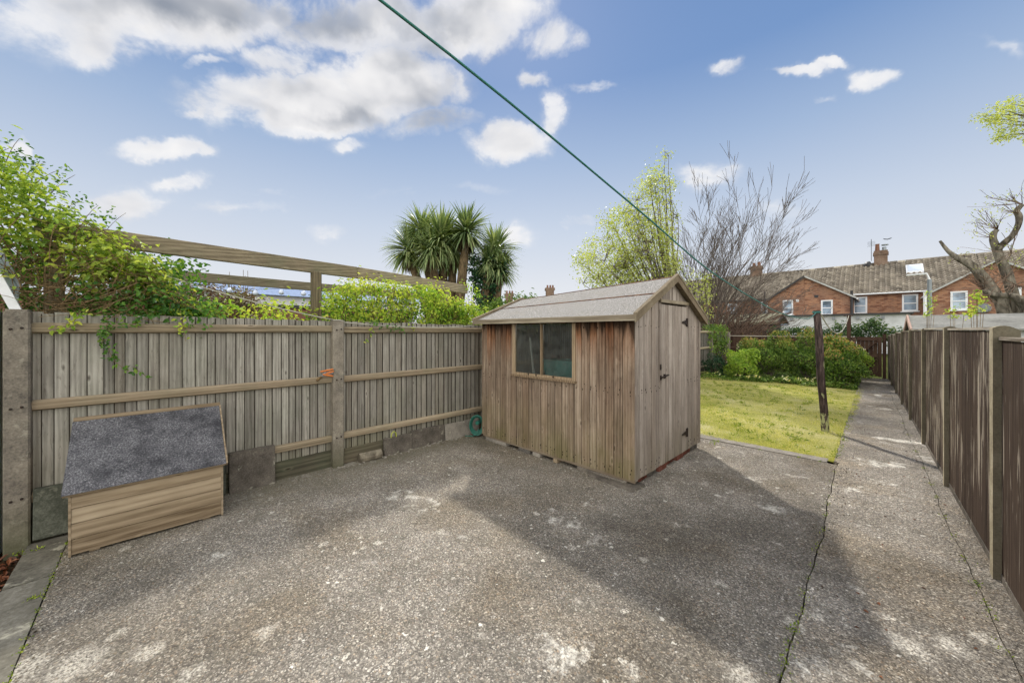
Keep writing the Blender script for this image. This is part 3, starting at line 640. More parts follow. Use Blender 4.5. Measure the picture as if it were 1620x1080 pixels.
mb = MB(); mb.hexa([sl(A0, y1 + .004, -.012), sl(A0, y1 + .014, -.012), sl(A1, y1 + .014, -.012), sl(A1, y1 + .004, -.012), sl(A0, y1 + .004, .02), sl(A0, y1 + .014, .02), sl(A1, y1 + .014, .02), sl(A1, y1 + .004, .02)]); mb.build('edge_batten', M['box'], lid)

# ================================================================== SHED
SX0, SX1, SY0, SY1, SZ, SE = -4.03, -1.69, 3.36, 5.17, .075, 1.70
RY = 4.265; RZN, RZF = 2.165, 2.055
shed = thing('garden_shed', (-2.86, 4.27, 0), 'weathered wooden shed with felted pitched roof and two pane window', 'shed')
def roof_z(x, y):
    t = (x - SX0) / (SX1 - SX0); rz = RZF + (RZN - RZF) * t; e = 1.695 + .0 * t
    k = 1 - abs(y - RY) / (RY - 3.30); return e + (rz - e) * k
WX0, WX1, WZ0, WZ1 = -3.365, -2.425, .99, 1.64
mb = MB()
def vboard_front(x0, x1, z0, z1):
    d = U(-.003, .003)
    mb.hexa([(x0 + .004, SY0 + d, z0), (x1 - .003, SY0 + d + U(-.002, .002), z0), (x1 - .003, SY0 + .016, z0), (x0 + .003, SY0 + .016, z0),
             (x0 + .004, SY0 + d, z1), (x1 - .003, SY0 + d, z1), (x1 - .003, SY0 + .016, z1), (x0 + .003, SY0 + .016, z1)])
x = SX0
while x < SX1 - .01:
    w = U(.088, .108); e = min(x + w, SX1)
    if SX1 - e < .03: e = SX1
    zb = SZ + U(-.006, .004); r0 = R_.random()
    if e <= WX0 or x >= WX1: vboard_front(x, e, zb, 1.70)
    else:
        if x < WX0: vboard_front(x, WX0, zb, 1.70)
        vboard_front(max(x, WX0), min(e, WX1), zb, WZ0)
        if WZ1 < 1.66: vboard_front(max(x, WX0), min(e, WX1), WZ1, 1.70)
        if e > WX1: vboard_front(WX1, e, zb, 1.70)
    x = e
mb.m = 1; mb.box(SX0, SX1, SY0 + .0165, SY0 + .018, SZ + .01, WZ0, .5); mb.box(SX0, WX0, SY0 + .0165, SY0 + .018, WZ0, 1.7, .5); mb.box(WX1, SX1, SY0 + .0165, SY0 + .018, WZ0, 1.7, .5)

xn = SX0 + .05
while xn < SX1 - .03:
    for zn in (.13, .17, .92, .96, 1.60):
        if WX0 - .05 < xn < WX1 + .05 and zn > .93: continue
        x_ = xn + U(-.02, .02); z_ = zn + U(-.012, .012); mb.box(x_ - .0035, x_ + .0035, SY0 - .0045, SY0 - .002, z_ - .004 - U(0, .014), z_ + .004, .1)
    xn += U(.05, .13)
mb.build('front_wall', [M['shed'], M['seam']], shed)
DY0, DY1, DZ1 = 3.96, 4.71, 1.862
mb = MB(); y = SY0
while y < SY1 - .01:
    w = U(.088, .104); e = min(y + w, SY1)
    if SY1 - e < .03: e = SY1
    def vb(y0, y1, z0, z1a, z1b):
        d = U(-.003, .003)
        mb.hexa([(SX1 - .016, y0 + .003, z0), (SX1 + d, y0 + .003, z0), (SX1 + d, y1 - .003, z0), (SX1 - .016, y1 - .003, z0),
                 (SX1 - .016, y0 + .003, z1a), (SX1 + d, y0 + .003, z1a), (SX1 + d, y1 - .003, z1b), (SX1 - .016, y1 - .003, z1b)])
    segs = []
    for (a, b) in ((y, e),):
        cuts = sorted({a, b, *[c for c in (DY0, DY1, RY) if a < c < b]})
        segs = list(zip(cuts[:-1], cuts[1:]))
    for a, b in segs:
        z0 = SZ + U(-.004, .004)
        if a >= DY0 - 1e-6 and b <= DY1 + 1e-6: z0 = DZ1 + .004
        vb(a, b, z0, roof_z(SX1, a) - .03, roof_z(SX1, b) - .03)
    y = e
mb.m = 1; mb.prism([(SY0, SZ), (SY1, SZ), (SY1, 1.66), (RY, RZN - .04), (SY0, 1.66)], SX1 - .019, SX1 - .0165, 'x')
yn = SY0 + .05
while yn < SY1 - .03:
    for zn in (.13, .17, .92, .96, 1.60):
        if DY0 - .02 < yn < DY1 + .02: continue
        y_ = yn + U(-.02, .02); z_ = zn + U(-.012, .012); mb.box(SX1 + .002, SX1 + .0045, y_ - .0035, y_ + .0035, z_ - .004 - U(0, .01), z_ + .004, .1)
    yn += U(.06, .14)
mb.build('gable_wall', [M['shed_g'], M['seam']], shed)
mb = MB(); mb.box(SX0, SX1 - .02, SY1 - .016, SY1, SZ, 1.70); mb.build('rear_wall', M['shed_g'], shed)
mb = MB(); mb.prism([(SY0, SZ), (SY1, SZ), (SY1, 1.68), (RY, RZF - .03), (SY0 + .02, 1.68)], SX0 - .0, SX0 + .016, 'x'); mb.build('end_wall', M['shed'], shed)
mb = MB(); mb.box(SX0 + .02, SX1 - .02, SY0 + .02, SY1 - .02, SZ, SZ + .02); mb.box(SX0 + .01, SX1 - .01, SY0 + .014, SY0 + .05, SZ - .03, SZ - .001); mb.build('shed_floor', M['trim'], shed)
# corner trims on gable
mb = MB(); mb.box(SX1 + .0, SX1 + .012, SY0 - .004, SY0 + .04, SZ, 1.68); mb.build('corner_trim', M['shed_g'], shed)
mb = MB(); mb.box(SX1 + .0, SX1 + .012, SY1 - .04, SY1 + .004, SZ, 1.68); mb.build('corner_trim', M['shed_g'], shed)
# door
mb = MB(); y = DY0 + .006
while y < DY1 - .012:
    e = min(y + U(.09, .10), DY1 - .006); d = U(-.002, .003)
    if DY1 - .006 - e < .03: e = DY1 - .006
    mb.hexa([(SX1 - .014, y + .003, SZ + .002), (SX1 + .004 + d, y + .003, SZ + .002), (SX1 + .004 + d, e - .003, SZ + .002), (SX1 - .014, e - .003, SZ + .002),
             (SX1 - .014, y + .003, DZ1 - .012), (SX1 + .004 + d, y + .003, DZ1 - .012), (SX1 + .004 + d, e - .003, DZ1 - .012), (SX1 - .014, e - .003, DZ1 - .012)]); y = e
door = mb.build('door', M['shed_g'], shed)
mb = MB(); mb.bar((SX1 + .016, DY0 - .05, DZ1 + .022), (SX1 + .016, DY1 + .03, DZ1 + .03), .022, .035); mb.build('door_lintel', M['trim_y'], shed)
mb = MB(); mb.box(SX1 + .0005, SX1 + .008, DY0 - .055, DY0 - .004, 1.0, DZ1 + .0); mb.build('door_stop', M['shed_g'], shed)
for zz in (1.66, .30):
    mb = MB(); X = SX1 + .012
    mb.box(X - .004, X + .004, DY1 - .03, DY1 + .012, zz - .05, zz + .05)
    mb.poly([(X + .004, DY1 - .03, zz + .03), (X + .004, DY1 - .17, zz + .008), (X + .004, DY1 - .17, zz - .008), (X + .004, DY1 - .03, zz - .03)])
    mb.poly([(X + .0045, DY1 - .03, zz + .03), (X + .0045, DY1 - .03, zz - .03), (X - .0, DY1 - .17, zz - .008), (X - .0, DY1 - .17, zz + .008)])
    mb.tube([(X + .004, DY1 - .008, zz - .052), (X + .004, DY1 - .008, zz + .052)], .007, 8); mb.build('hinge', M['dark_metal'], door)
mb = MB(); mb.box(SX1 + .004, SX1 + .014, DY0 - .045, DY0 - .01, 1.13, 1.19); mb.tube([(SX1 + .02, DY0 - .03, 1.045), (SX1 + .02, DY0 + .16, 1.06)], .009, 8); mb.box(SX1 + .004, SX1 + .02, DY0 + .06, DY0 + .09, 1.03, 1.075)
mb.box(SX1 + .004, SX1 + .02, DY0 - .04, DY0 - .018, 1.02, 1.07); mb.build('bolt_latch', M['dark_metal'], door)
# roof
def slope_sheet(side, t0, t1, xa, xb, h0, h1, mat, name, par, lipx=0):
    ye = 3.30 if side < 0 else 2 * RY - 3.30
    mb = MB(); K = 14; P = []
    for h in (h0, h1):
        for q in range(K + 1):
            x_ = xa + (xb - xa) * q / K
            for t in (t0, t1):
                y_ = ye + (RY - ye) * t; P.append((x_, y_, roof_z(x_, y_) + h))
    o = 2 * (K + 1); F = [(0, 1, o + 1, o), (2 * K, o + 2 * K, o + 2 * K + 1, 2 * K + 1)]
    for q in range(K):
        a = 2 * q; F += [(a, a + 2, a + 3, a + 1), (o + a, o + a + 1, o + a + 3, o + a + 2), (a, o + a, o + a + 2, a + 2), (a + 1, a + 3, o + a + 3, o + a + 1)]
    mb.add(P, F, .5); return mb.build(name, mat, par)
RX0, RX1 = -4.09, -1.645
roofs = []
for sd in (-1, 1):
    rf = slope_sheet(sd, 0, 1, RX0, RX1, -.012, .004, M['trim'], 'roof', shed); roofs.append(rf)
    slope_sheet(sd, -.035, .56, RX0 - .008, RX1 + .006, .0045, .010, M['felt'], 'felt_strip', rf)
    slope_sheet(sd, .535, 1.0, RX0 - .008, RX1 + .006, .0105, .016, M['felt'], 'felt_strip', rf)
    slope_sheet(sd, .518, .540, RX0 - .006, RX1 + .003, .009, .0165, M['felt_edge'], 'felt_lap', rf)
    slope_sheet(sd, .975, 1.0, RX0 - .006, RX1 + .003, .0165, .021, M['felt_edge'], 'ridge_lap', rf)
mb = MB()
ye = 3.30 - .035 * (RY - 3.30)
mb.box(RX0 - .005, RX1 + .004, ye - .012, ye + .010, 1.652, 1.704); mb.build('fascia', M['trim'], shed)
mb = MB(); mb.box(RX0 - .008, RX1 + .006, ye - .017, ye - .0125, 1.694, 1.712); mb.build('felt_edge', M['trim'], shed)
mb = MB(); mb.box(RX0, RX1, 2 * RY - ye - .010, 2 * RY - ye + .012, 1.645, 1.700); mb.build('fascia', M['trim'], shed)
for (xa, name) in ((RX1 + .006, 'bargeboard'), (RX0 - .026, 'bargeboard')):
    for sd in (-1, 1):
        yE = ye - .014 if sd < 0 else 2 * RY - ye + .014; mb = MB()
        zr = (RZN if xa > -3 else RZF) + .028; zE = 1.712
        pr = [(yE, zE - .075), (yE, zE), (RY, zr), (RY, zr - .075)]
        if sd > 0: pr = pr[::-1]
        mb.prism(pr, xa, xa + .019, 'x'); mb.build(name, M['trim_y'], shed)
        mb = MB(); pr = [(yE, zE + .001), (yE, zE + .018), (RY, zr + .018), (RY, zr + .001)]
        if sd > 0: pr = pr[::-1]
        mb.prism(pr, xa - .012, xa + .026, 'x'); mb.build('barge_cap', M['trim_y'], shed)
# window
win = MB(); win.box(WX0 - .03, WX0 + .012, SY0 - .012, SY0 + .03, WZ0 - .0, WZ1 + .005); win.box(WX1 - .012, WX1 + .03, SY0 - .012, SY0 + .03, WZ0, WZ1 + .005)
win.box(WX0 - .045, WX1 + .045, SY0 - .03, SY0 + .03, WZ0 - .022, WZ0 - .001); win.box(WX0 + .013, WX1 - .013, SY0 - .002, SY0 + .028, WZ0, WZ0 + .03)
wf = win.build('window', M['frame'], shed)
mb = MB(); mb.box(-2.912, -2.882, SY0 - .01, SY0 + .028, WZ0 + .031, WZ1); mb.build('mullion', M['frame'], wf)
mb = MB(); mb.box(WX0 + .013, -2.913, SY0 + .01, SY0 + .014, WZ0 + .031, WZ1 + .02); mb.build('pane', M['glass'], wf)
mb = MB(); mb.box(-2.881, WX1 - .013, SY0 + .01, SY0 + .014, WZ0 + .031, WZ1 + .02); mb.build('pane', M['glass'], wf)
for xx in (-3.12, -2.99, -2.72): mb = MB(); mb.box(xx, xx + .015, SY0 - .012, SY0 - .003, WZ0 + .01, WZ0 + .03); mb.build('glazing_clip', M['dark_metal'], wf)
# inside the shed
tb = thing('plastic_tub', (-2.72, 3.62, .95), 'pale green plastic tub seen through the right window pane', 'tub')
mb = MB(); prof = [(0, .14), (.23, .15), (.235, .165), (.25, .165)]
for (x0, x1, y0, y1) in [(-3.0, -2.43, 3.5, 3.78)]:
    mb.hexa([(x0 + .04, y0 + .03, .92), (x1 - .04, y0 + .03, .92), (x1 - .04, y1 - .03, .92), (x0 + .04, y1 - .03, .92), (x0, y0, 1.17), (x1, y0, 1.17), (x1, y1, 1.17), (x0, y1, 1.17)], .5)
mb.build('tub_body', M['tub'], tb)
mb = MB(); mb.box(-3.02, -2.41, 3.48, 3.80, 1.171, 1.195, .3); mb.build('rim', M['tub'], tb)
mb = MB(); mb.box(-3.3, -2.42, 3.45, 4.0, .90, .918); 
for (a, b) in ((-3.27, 3.48), (-2.47, 3.48), (-3.27, 3.96), (-2.47, 3.96)): mb.box(a, a + .04, b, b + .04, SZ + .021, .899)
tag(mb.build('workbench', M['trim']), 'wooden bench inside the shed below the window', 'bench')
mb = MB(); mb.tube([(-3.14, 3.50, .92), (-3.19, 3.47, 1.47)], [.016, .013], 8); tag(mb.build('tool_handle', M['stick']), 'pale wooden tool handle standing behind the left window pane', 'tool handle')
# bricks and blocks carrying the shed
for i, (yy, w, m) in enumerate([(3.52, .2, 'loosebrick'), (3.74, .18, 'grey_block'), (3.95, .2, 'loosebrick'), (4.2, .2, 'loosebrick'), (4.44, .21, 'loosebrick'), (4.7, .21, 'loosebrick'), (4.96, .2, 'grey_block')]):
    mb = MB(); dx = U(-.03, .02); mb.hexa([(SX1 - .12 + dx, yy, 0), (SX1 - .015 + dx, yy + U(-.01, .01), 0), (SX1 - .015 + dx, yy + w, 0), (SX1 - .12 + dx, yy + w, 0),
                        (SX1 - .12 + dx, yy, .068), (SX1 - .012 + dx, yy, .068), (SX1 - .015 + dx, yy + w, .068), (SX1 - .12 + dx, yy + w, .068)])
    o = mb.build('brick' if m == 'loosebrick' else 'concrete_block', M[m]); bevel(o, .005, 2)
    nm = ['red brick nearest the shed corner, under the gable', 'grey block under the gable, second from the near corner', 'third support under the gable, a red brick', 'red brick below the latch side of shed door',
          'bright red brick under the middle of shed door', 'red brick under the hinge side of shed door', 'grey block under the far corner of the shed gable'][i]
    tag(o, nm, 'brick' if m == 'loosebrick' else 'block', 'bricks and blocks carrying the shed')
for i, (xx, w, m) in enumerate([(-3.95, .42, 'kerb'), (-3.3, .2, 'grey_block'), (-3.05, .12, 'kerb'), (-2.72, .06, 'box'), (-2.38, .6, 'slab')]):
    mb = MB(); mb.box(xx, xx + w, SY0 + .0, SY0 + .12, 0, .044); o = mb.build('concrete_block', M[m]); bevel(o, .005, 2)
    tag(o, ['pale flat block under the left end of the shed front', 'grey block under the shed, below the window', 'small pale block under the shed, right of the grey one', 'small wooden wedge under the middle of the shed front', 'long dark slab under the shed front near its right corner'][i], 'block', 'bricks and blocks carrying the shed')
mb = MB(); mb.hexa([(-2.2, 3.29, -.01), (-1.66, 3.26, -.01), (-1.63, 3.5, -.01), (-2.2, 3.5, -.01), (-2.2, 3.31, .022), (-1.68, 3.29, .026), (-1.66, 3.5, .026), (-2.2, 3.5, .022)])
tag(bevel(mb.build('paving_slab', M['slab']), .01, 2), 'dark flat slab under the nearest corner of the shed', 'paving slab')

# ================================================================== RIGHT FENCE
rf = thing('panel_fence', (.4, 9, 0), 'long dark brown panel fence with pale concrete posts beside path', 'fence')
PY = [1.90, 3.78, 5.66, 7.54, 9.42, 11.3, 13.18, 15.06, 16.9]
PH = [1.60, 1.585, 1.60, 1.595, 1.585, 1.565, 1.53, 1.48, 1.43]
for i, y in enumerate(PY):
    x = fx(y); t = PH[i]; mb = MB(); w = .105
    mb.box(x, x + w, y - .045, y + .045, -.1, t - .03, j=.001)
    k = 8; arc = [(x + w * q / k, t - .03 + .03 * math.sin(math.pi * min(1, .18 + .82 * q / k))) for q in range(k + 1)]
    mb.prism([(x, t - .031)] + arc + [(x + w, t - .031)], y - .045, y + .045, 'y')
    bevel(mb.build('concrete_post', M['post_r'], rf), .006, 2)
for i in range(len(PY) - 1):
    a, b = PY[i] + .0455, PY[i + 1] - .0455; top = min(PH[i], PH[i + 1]) - .03 if i else 1.49
    mb = MB(); y = a
    while y < b - .01:
        w = U(.13, .16) if i else U(.5, .7); e = min(y + w, b)
        if b - e < .04: e = b
        x0, x1 = fx(y) + .034 + U(-.0015, .0015), fx(e) + .034 + U(-.0015, .0015); t0 = top + (0 if i == 0 else U(-.006, .004))
        mb.hexa([(x0, y, .05), (x0 + .02, y, .05), (x1 + .02, e - .003, .05), (x1, e, .05), (x0, y, t0), (x0 + .02, y, t0), (x1 + .02, e - .003, t0), (x1, e - .003, t0)]); y = e
    mb.build('panel_boards', M['brownp'], rf)
    mb = MB(); mb.hexa([(fx(a) + .02, a, top + .006), (fx(a) + .075, a, top + .006), (fx(b) + .075, b, top + .006), (fx(b) + .02, b, top + .006),
                       (fx(a) + .02, a, top + .024), (fx(a) + .075, a, top + .024), (fx(b) + .075, b, top + .024), (fx(b) + .02, b, top + .024)]); mb.build('capping_rail', M['cap'], rf)
    mb = MB(); mb.hexa([(fx(a) + .03, a, -.06), (fx(a) + .075, a, -.06), (fx(b) + .075, b, -.06), (fx(b) + .03, b, -.06),
                       (fx(a) + .03, a, .049), (fx(a) + .075, a, .049), (fx(b) + .075, b, .049), (fx(b) + .03, b, .049)]); mb.build('gravel_board', M['slab'], rf)
# rear fence and gate
bf = thing('rear_fence', (-2.5, 17.05, 0), 'dark brown boarded fence at the far end of the garden', 'fence')
mb = MB(); x = -4.42
while x < -.66:
    e = min(x + U(.13, .16), -.66); d = U(-.003, .003); mb.box(x, e - .002, 17.03 + d, 17.05 + d, 0, 1.34 + U(-.004, .004)); x = e
mb.build('fence_boards', M['brown'], bf)
for z0 in (.3, .85): mb = MB(); mb.box(-4.4, -.66, 16.985, 17.025, z0, z0 + .08); mb.build('fence_rail', M['brown_y'], bf)
mb = MB(); mb.box(-4.42, -.66, 17.0, 17.08, 1.345, 1.385); mb.build('capping_rail', M['cap'], bf)
for x in (-4.45, -2.6, -.66): mb = MB(); mb.box(x, x + .09, 16.96, 17.06, 0, 1.36 if x > -4 else 1.3); mb.build('fence_post', M['brown'], bf)
gt = thing('garden_gate', (-.25, 17.0, 0), 'dark brown boarded gate with diagonal brace ending the path', 'gate')
mb = MB(); x = -.555
while x < .03:
    e = min(x + .1, .035); mb.box(x, e - .002, 17.03, 17.05, .06, 1.36); x = e
mb.build('gate_boards', M['brown'], gt)
for z0 in (.10, .68, 1.24): mb = MB(); mb.box(-.55, .03, 16.99, 17.028, z0, z0 + .09); mb.build('ledge', M['brown_y'], gt)
mb = MB(); mb.bar((-.5, 16.985, .76), (-.03, 16.985, 1.24), .035, .08, (0, 1, 0)); mb.build('brace', M['brown_y'], gt)
mb = MB(); mb.bar((-.42, 16.985, .40), (-.03, 16.985, .66), .035, .08, (0, 1, 0)); mb.build('brace', M['brown_y'], gt)
mb = MB(); mb.box(-.04, .045, 16.95, 16.985, .05, 1.36); mb.build('stile', M['brown'], gt)
mb = MB(); mb.box(.06, .15, 16.95, 17.05, 0, 1.46); tag(mb.build('gate_post', M['brown']), 'dark wooden post between the garden gate and the panel fence', 'post')

# ================================================================== CLOTHES LINE
P0, P1 = Vector((-.60, 7.49, -.1)), Vector((-.70, 7.44, 1.88))
mb = MB(); pts = [P0.lerp(P1, i / 10) + Vector((.006 * math.sin(i), .004 * math.cos(i * 2), 0)) for i in range(11)]
mb.tube(pts, [.052] * 9 + [.047, .044], 12, .5); mb2 = MB()
pole = mb.build('line_post', M['pole'], smooth=False); tag(pole, 'leaning dark wooden clothes line post with flaking pale paint on lawn', 'post')
Q1 = onY(1343, 498, 15.2); mb = MB(); mb.box(Q1.x - .045, Q1.x + .045, 15.15, 15.25, 0, Q1.z); mb.box(Q1.x - .12, Q1.x + .10, 15.12, 15.17, Q1.z - .04, Q1.z - .01)
tag(mb.build('line_post', M['brown']), 'thin brown clothes line post rising behind the shrubs', 'post')
ctl = [(-1.33, -1.2, 2.93), (-1.17, .53, 2.655), (-1.064, 2.08, 2.325), (-.985, 3.22, 2.055), (-.895, 4.54, 1.86), (-.835, 5.44, 1.765), (-.75, 6.6, 1.73), (-.72, 7.0, 1.765), (-.70, 7.40, 1.85)]
def crom(P, k=6):
    P = [Vector(p) for p in P]; o = []
    for i in range(len(P) - 1):
        a, b, c, d = P[max(i - 1, 0)], P[i], P[i + 1], P[min(i + 2, len(P) - 1)]
        for j in range(k):
            t = j / k; o.append(.5 * ((2 * b) + (c - a) * t + (2 * a - 5 * b + 4 * c - d) * t * t + (3 * b - a - 3 * c + d) * t ** 3))
    return o + [P[-1]]
mb = MB(); mb.tube(crom(ctl), .0052, 6)
for i in range(2): cc = Vector((-.70, 7.44, 1.845 + i * .012)); mb.tube([cc + Vector((math.cos(a) * .052, math.sin(a) * .052, 0)) for a in [j * math.pi / 6 for j in range(13)]], .006, 5, cap=False)
tag(mb.build('clothes_line', M['green_line'], smooth=True), 'long green clothes line running overhead down to the leaning post', 'clothes line')
def rope(a, b, sag, r, k=14):
    a, b = Vector(a), Vector(b); return [a.lerp(b, i / k) - Vector((0, 0, sag * 4 * (i / k) * (1 - i / k))) for i in range(k + 1)]
mb = MB(); mb.tube(rope((-.66, 7.47, 1.84), (Q1.x, 15.12, Q1.z - .03), .42, .01), .009, 6)
tag(mb.build('clothes_rope', M['white_rope'], smooth=True), 'pale rope sagging between the two clothes line posts', 'rope')
mb = MB(); mb.tube(rope(onX(150, 398, -4.72), (-4.37, 1.45, 1.68), .05, 0), .006, 6)
mb.tube(rope((-4.35, 1.50, 1.66), (-4.30, 3.42, 1.63), .04, 0), .006, 6); mb.tube([Vector((-4.34, 1.435, 1.68)), Vector((-4.335, 1.50, 1.675)), Vector((-4.35, 1.56, 1.67))], .006, 6)
tag(mb.build('cord', M['white_rope'], smooth=True), 'thin grey cord running from the climber over the fence to shed', 'cord')

# ================================================================== PERGOLA BEYOND THE FENCE
pg = thing('pergola', (-5.6, 1.6, 0), 'tall weathered timber pergola frame standing behind the left fence', 'pergola')
def beam(a, b, w, h, mat=M['pergola'], name='beam'):
    mb = MB(); mb.bar(a, b, w, h); return bevel(mb.build(name, mat, pg), .006)
a = Vector((-4.66, -.68, 2.36)); b = Vector((-4.865, 1.9, 2.325)); c = Vector((-5.10, 3.90, 2.285))
beam(a, b, .05, .15); beam(b + Vector((0, .003, 0)), c, .05, .15)
beam((-6.88, -.9, 2.335), (-7.0, 4.2, 2.32), .05, .14)
for q in (onX(500, 440, -4.80), onX(706, 460, -5.05), onX(86, 450, -4.72), Vector((-6.98, 3.4, 2))):
    zt = 2.25 if q.x > -6 else 2.25
    mb = MB(); mb.box(q.x - .05, q.x + .05, q.y - .05, q.y + .05, 0, zt + .02 if q.x > -6 else 2.25); bevel(mb.build('pergola_post', M['pergola_z'], pg), .006)

# ================================================================== LEAN-TO at left edge
lt = thing('lean_to', (-4.6, -1.0, 0), 'white edged glazed lean-to at the extreme left behind the post', 'lean-to')
A, B, C, D = onX(-2, 395, -4.50), onX(31, 454, -4.50), onX(27, 489, -4.42), onX(-2, 449, -4.42)
sl_ = (A - B).normalized()
A2, D2 = B + sl_ * 1.2, C + sl_ * 1.2
mb = MB(); mb.hexa([D2, C, B, A2, D2 + Vector((-.02, 0, 0)), C + Vector((-.02, 0, 0)), B + Vector((-.02, 0, 0)), A2 + Vector((-.02, 0, 0))]); mb.build('roof_pane', mat_plain('frosted_pane', 'b9c4c4', .3, .5, scale=6, dirt='8fa08f', dm=.5), lt)
mb = MB(); mb.bar(B + Vector((.005, .006, 0)), A2 + Vector((.005, .006, 0)), .03, .02); mb.build('roof_edge', M['grey_metal'], lt)
mb = MB(); mb.bar(C + Vector((.012, 0, -.012)), D2 + Vector((.012, 0, -.012)), .03, .05); mb.build('gutter_edge', M['upvc'], lt)
mb = MB(); mb.hexa([(-5.2, -2.4, -.05), (-4.40, -2.4, -.05), (-4.40, -.795, -.05), (-5.2, -.795, -.05), (-5.2, -2.4, 1.69), (-4.40, -2.4, 1.69), (-4.40, -.795, 1.69), (-5.2, -.795, 1.69)]); mb.build('wall', M['greyp'], lt)

# ================================================================== FOLIAGE
def bez(a, b, bow, k=6):
    a, b = Vector(a), Vector(b); m = (a + b) / 2 + Vector(bow); return [(1 - t) ** 2 * a + 2 * t * (1 - t) * m + t * t * b for t in [i / k for i in range(k + 1)]]
def clumps(mb, C, per, spread, L, W, bias, six=True, rr=None, droop=.3):
    """C (n,3) clump centres; leaves spray round each"""
    k = len(C) * per; Cc = np.repeat(C, per, 0); off = NR.normal(size=(k, 3)) * spread
    Nn = off / (np.linalg.norm(off, axis=1, keepdims=True) + 1e-9) + NR.normal(0, .6, (k, 3)) + np.array(bias)
    base = np.repeat(NR.random(len(C)), per) * .6 + NR.random(k) * .4
    if rr is not None: base = base * (rr[1] - rr[0]) + rr[0]
    mb.leaves(Cc + off, Nn, NR.uniform(.6, 1.2, k) * L, NR.uniform(.6, 1.2, k) * W, rnd=base, droop=droop, six=six)
# 1: big climber at left
prof = [(-1.9, 2.95), (-.95, 2.93), (-.85, 2.84), (-.70, 2.70), (-.56, 2.52), (-.42, 2.40), (-.24, 2.30), (-.08, 2.14), (.05, 2.0), (.18, 1.80), (.32, 1.70)]
def ptop(y, prof): return float(np.interp(y, [p[0] for p in prof], [p[1] for p in prof]))
cl = thing('climbing_rose', (-4.75, -.6, 0), 'large tangled green climber spilling over the left end of fence', 'climber')
mb = MB(); Cs = []
while len(Cs) < 800:
    y = U(-1.9, .36); t = ptop(y, prof); z = 1.66 + (t - 1.66) * (1 - U(0, 1) ** 1.7) ; x = -4.42 - U(0, .8) ** 1.15
    if x > -4.5 and z < 1.78: continue
    if len(Cs) % 3 == 0: x = -4.42 - U(0, .22)
    lowleft = (y < -.42 and z < 2.25)
    if lowleft and x > -4.85 and U(0, 1) < .6: continue
    Cs.append((x, y, z))
C = np.array(Cs); up_ = C[:, 2] > 1.95
clumps(mb, C[up_], 12, .07, .05, .026, (.15, .25, 1.0), droop=.15)
mb.build('leaves', M['leaf_climb'], cl)
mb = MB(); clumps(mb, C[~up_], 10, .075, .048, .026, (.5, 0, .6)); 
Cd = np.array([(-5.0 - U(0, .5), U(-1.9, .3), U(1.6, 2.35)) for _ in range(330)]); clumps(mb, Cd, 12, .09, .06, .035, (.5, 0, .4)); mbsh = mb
mb = MB(); Cn = np.array([(-4.50 - U(0, .25), y, 1.68 + (ptop(y, prof) - 1.68) * U(.45, .9)) for y in [U(-1.4, .25) for _ in range(170)]])
clumps(mb, Cn, 5, .05, .06, .032, (.4, .2, 1.0), rr=(.4, 1.0)); mb.build('young_leaves', M['leaf_bright'], cl)
mb = MB()
for i in range(420):
    y0 = U(-1.3, .15); x0 = -4.40 - U(0, .4); z0 = U(1.7, 2.1); y1 = y0 + U(-.5, .5); z1 = min(z0 + U(-.3, .5), ptop(y1, prof) + .03)
    mb.tube(bez((x0, y0, z0), (x0 + U(-.1, .1), y1, z1), (U(-.05, .1), U(-.1, .1), U(-.1, .25))), U(.0018, .0042), 4, cap=False)
for i in range(14):  # sprays above the crown
    y = U(-.95, .1); z = ptop(y, prof); y2 = y + U(.02, .22); z2 = z + U(.05, .22)
    mb.tube(bez((-4.75, y, z - .2), (-4.72, y2, z2), (0, -.03, .06)), [.004, .004, .003, .003, .002, .002, .0015], 4, cap=False)
mb.build('stems', M['stem'], cl)
mb = mbsh; Pp = []
for i in range(14):
    y = U(-.95, .12); z = ptop(y, prof)
    for j in range(9): s = j / 9; Pp.append((-4.73 + U(-.03, .03), y + .12 * s + U(-.02, .02), z + .02 + .2 * s + U(-.02, .02)))
for (px, py) in [(70, 285), (80, 300), (60, 268), (98, 272), (100, 282), (90, 290), (52, 262), (35, 255), (25, 245), (66, 312), (90, 305), (145, 325), (160, 345), (175, 330), (180, 345), (150, 360), (60, 250), (45, 250), (105, 265)]:
    for j in range(7): q = onX(px + U(-6, 6), py + U(-6, 6), -4.72); Pp.append(tuple(q))
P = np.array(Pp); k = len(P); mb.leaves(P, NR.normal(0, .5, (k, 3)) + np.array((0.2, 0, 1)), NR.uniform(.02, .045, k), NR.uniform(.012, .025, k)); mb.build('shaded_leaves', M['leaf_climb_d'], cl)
mb = MB(); st = MB()   # hanging tendrils over the face of the fence
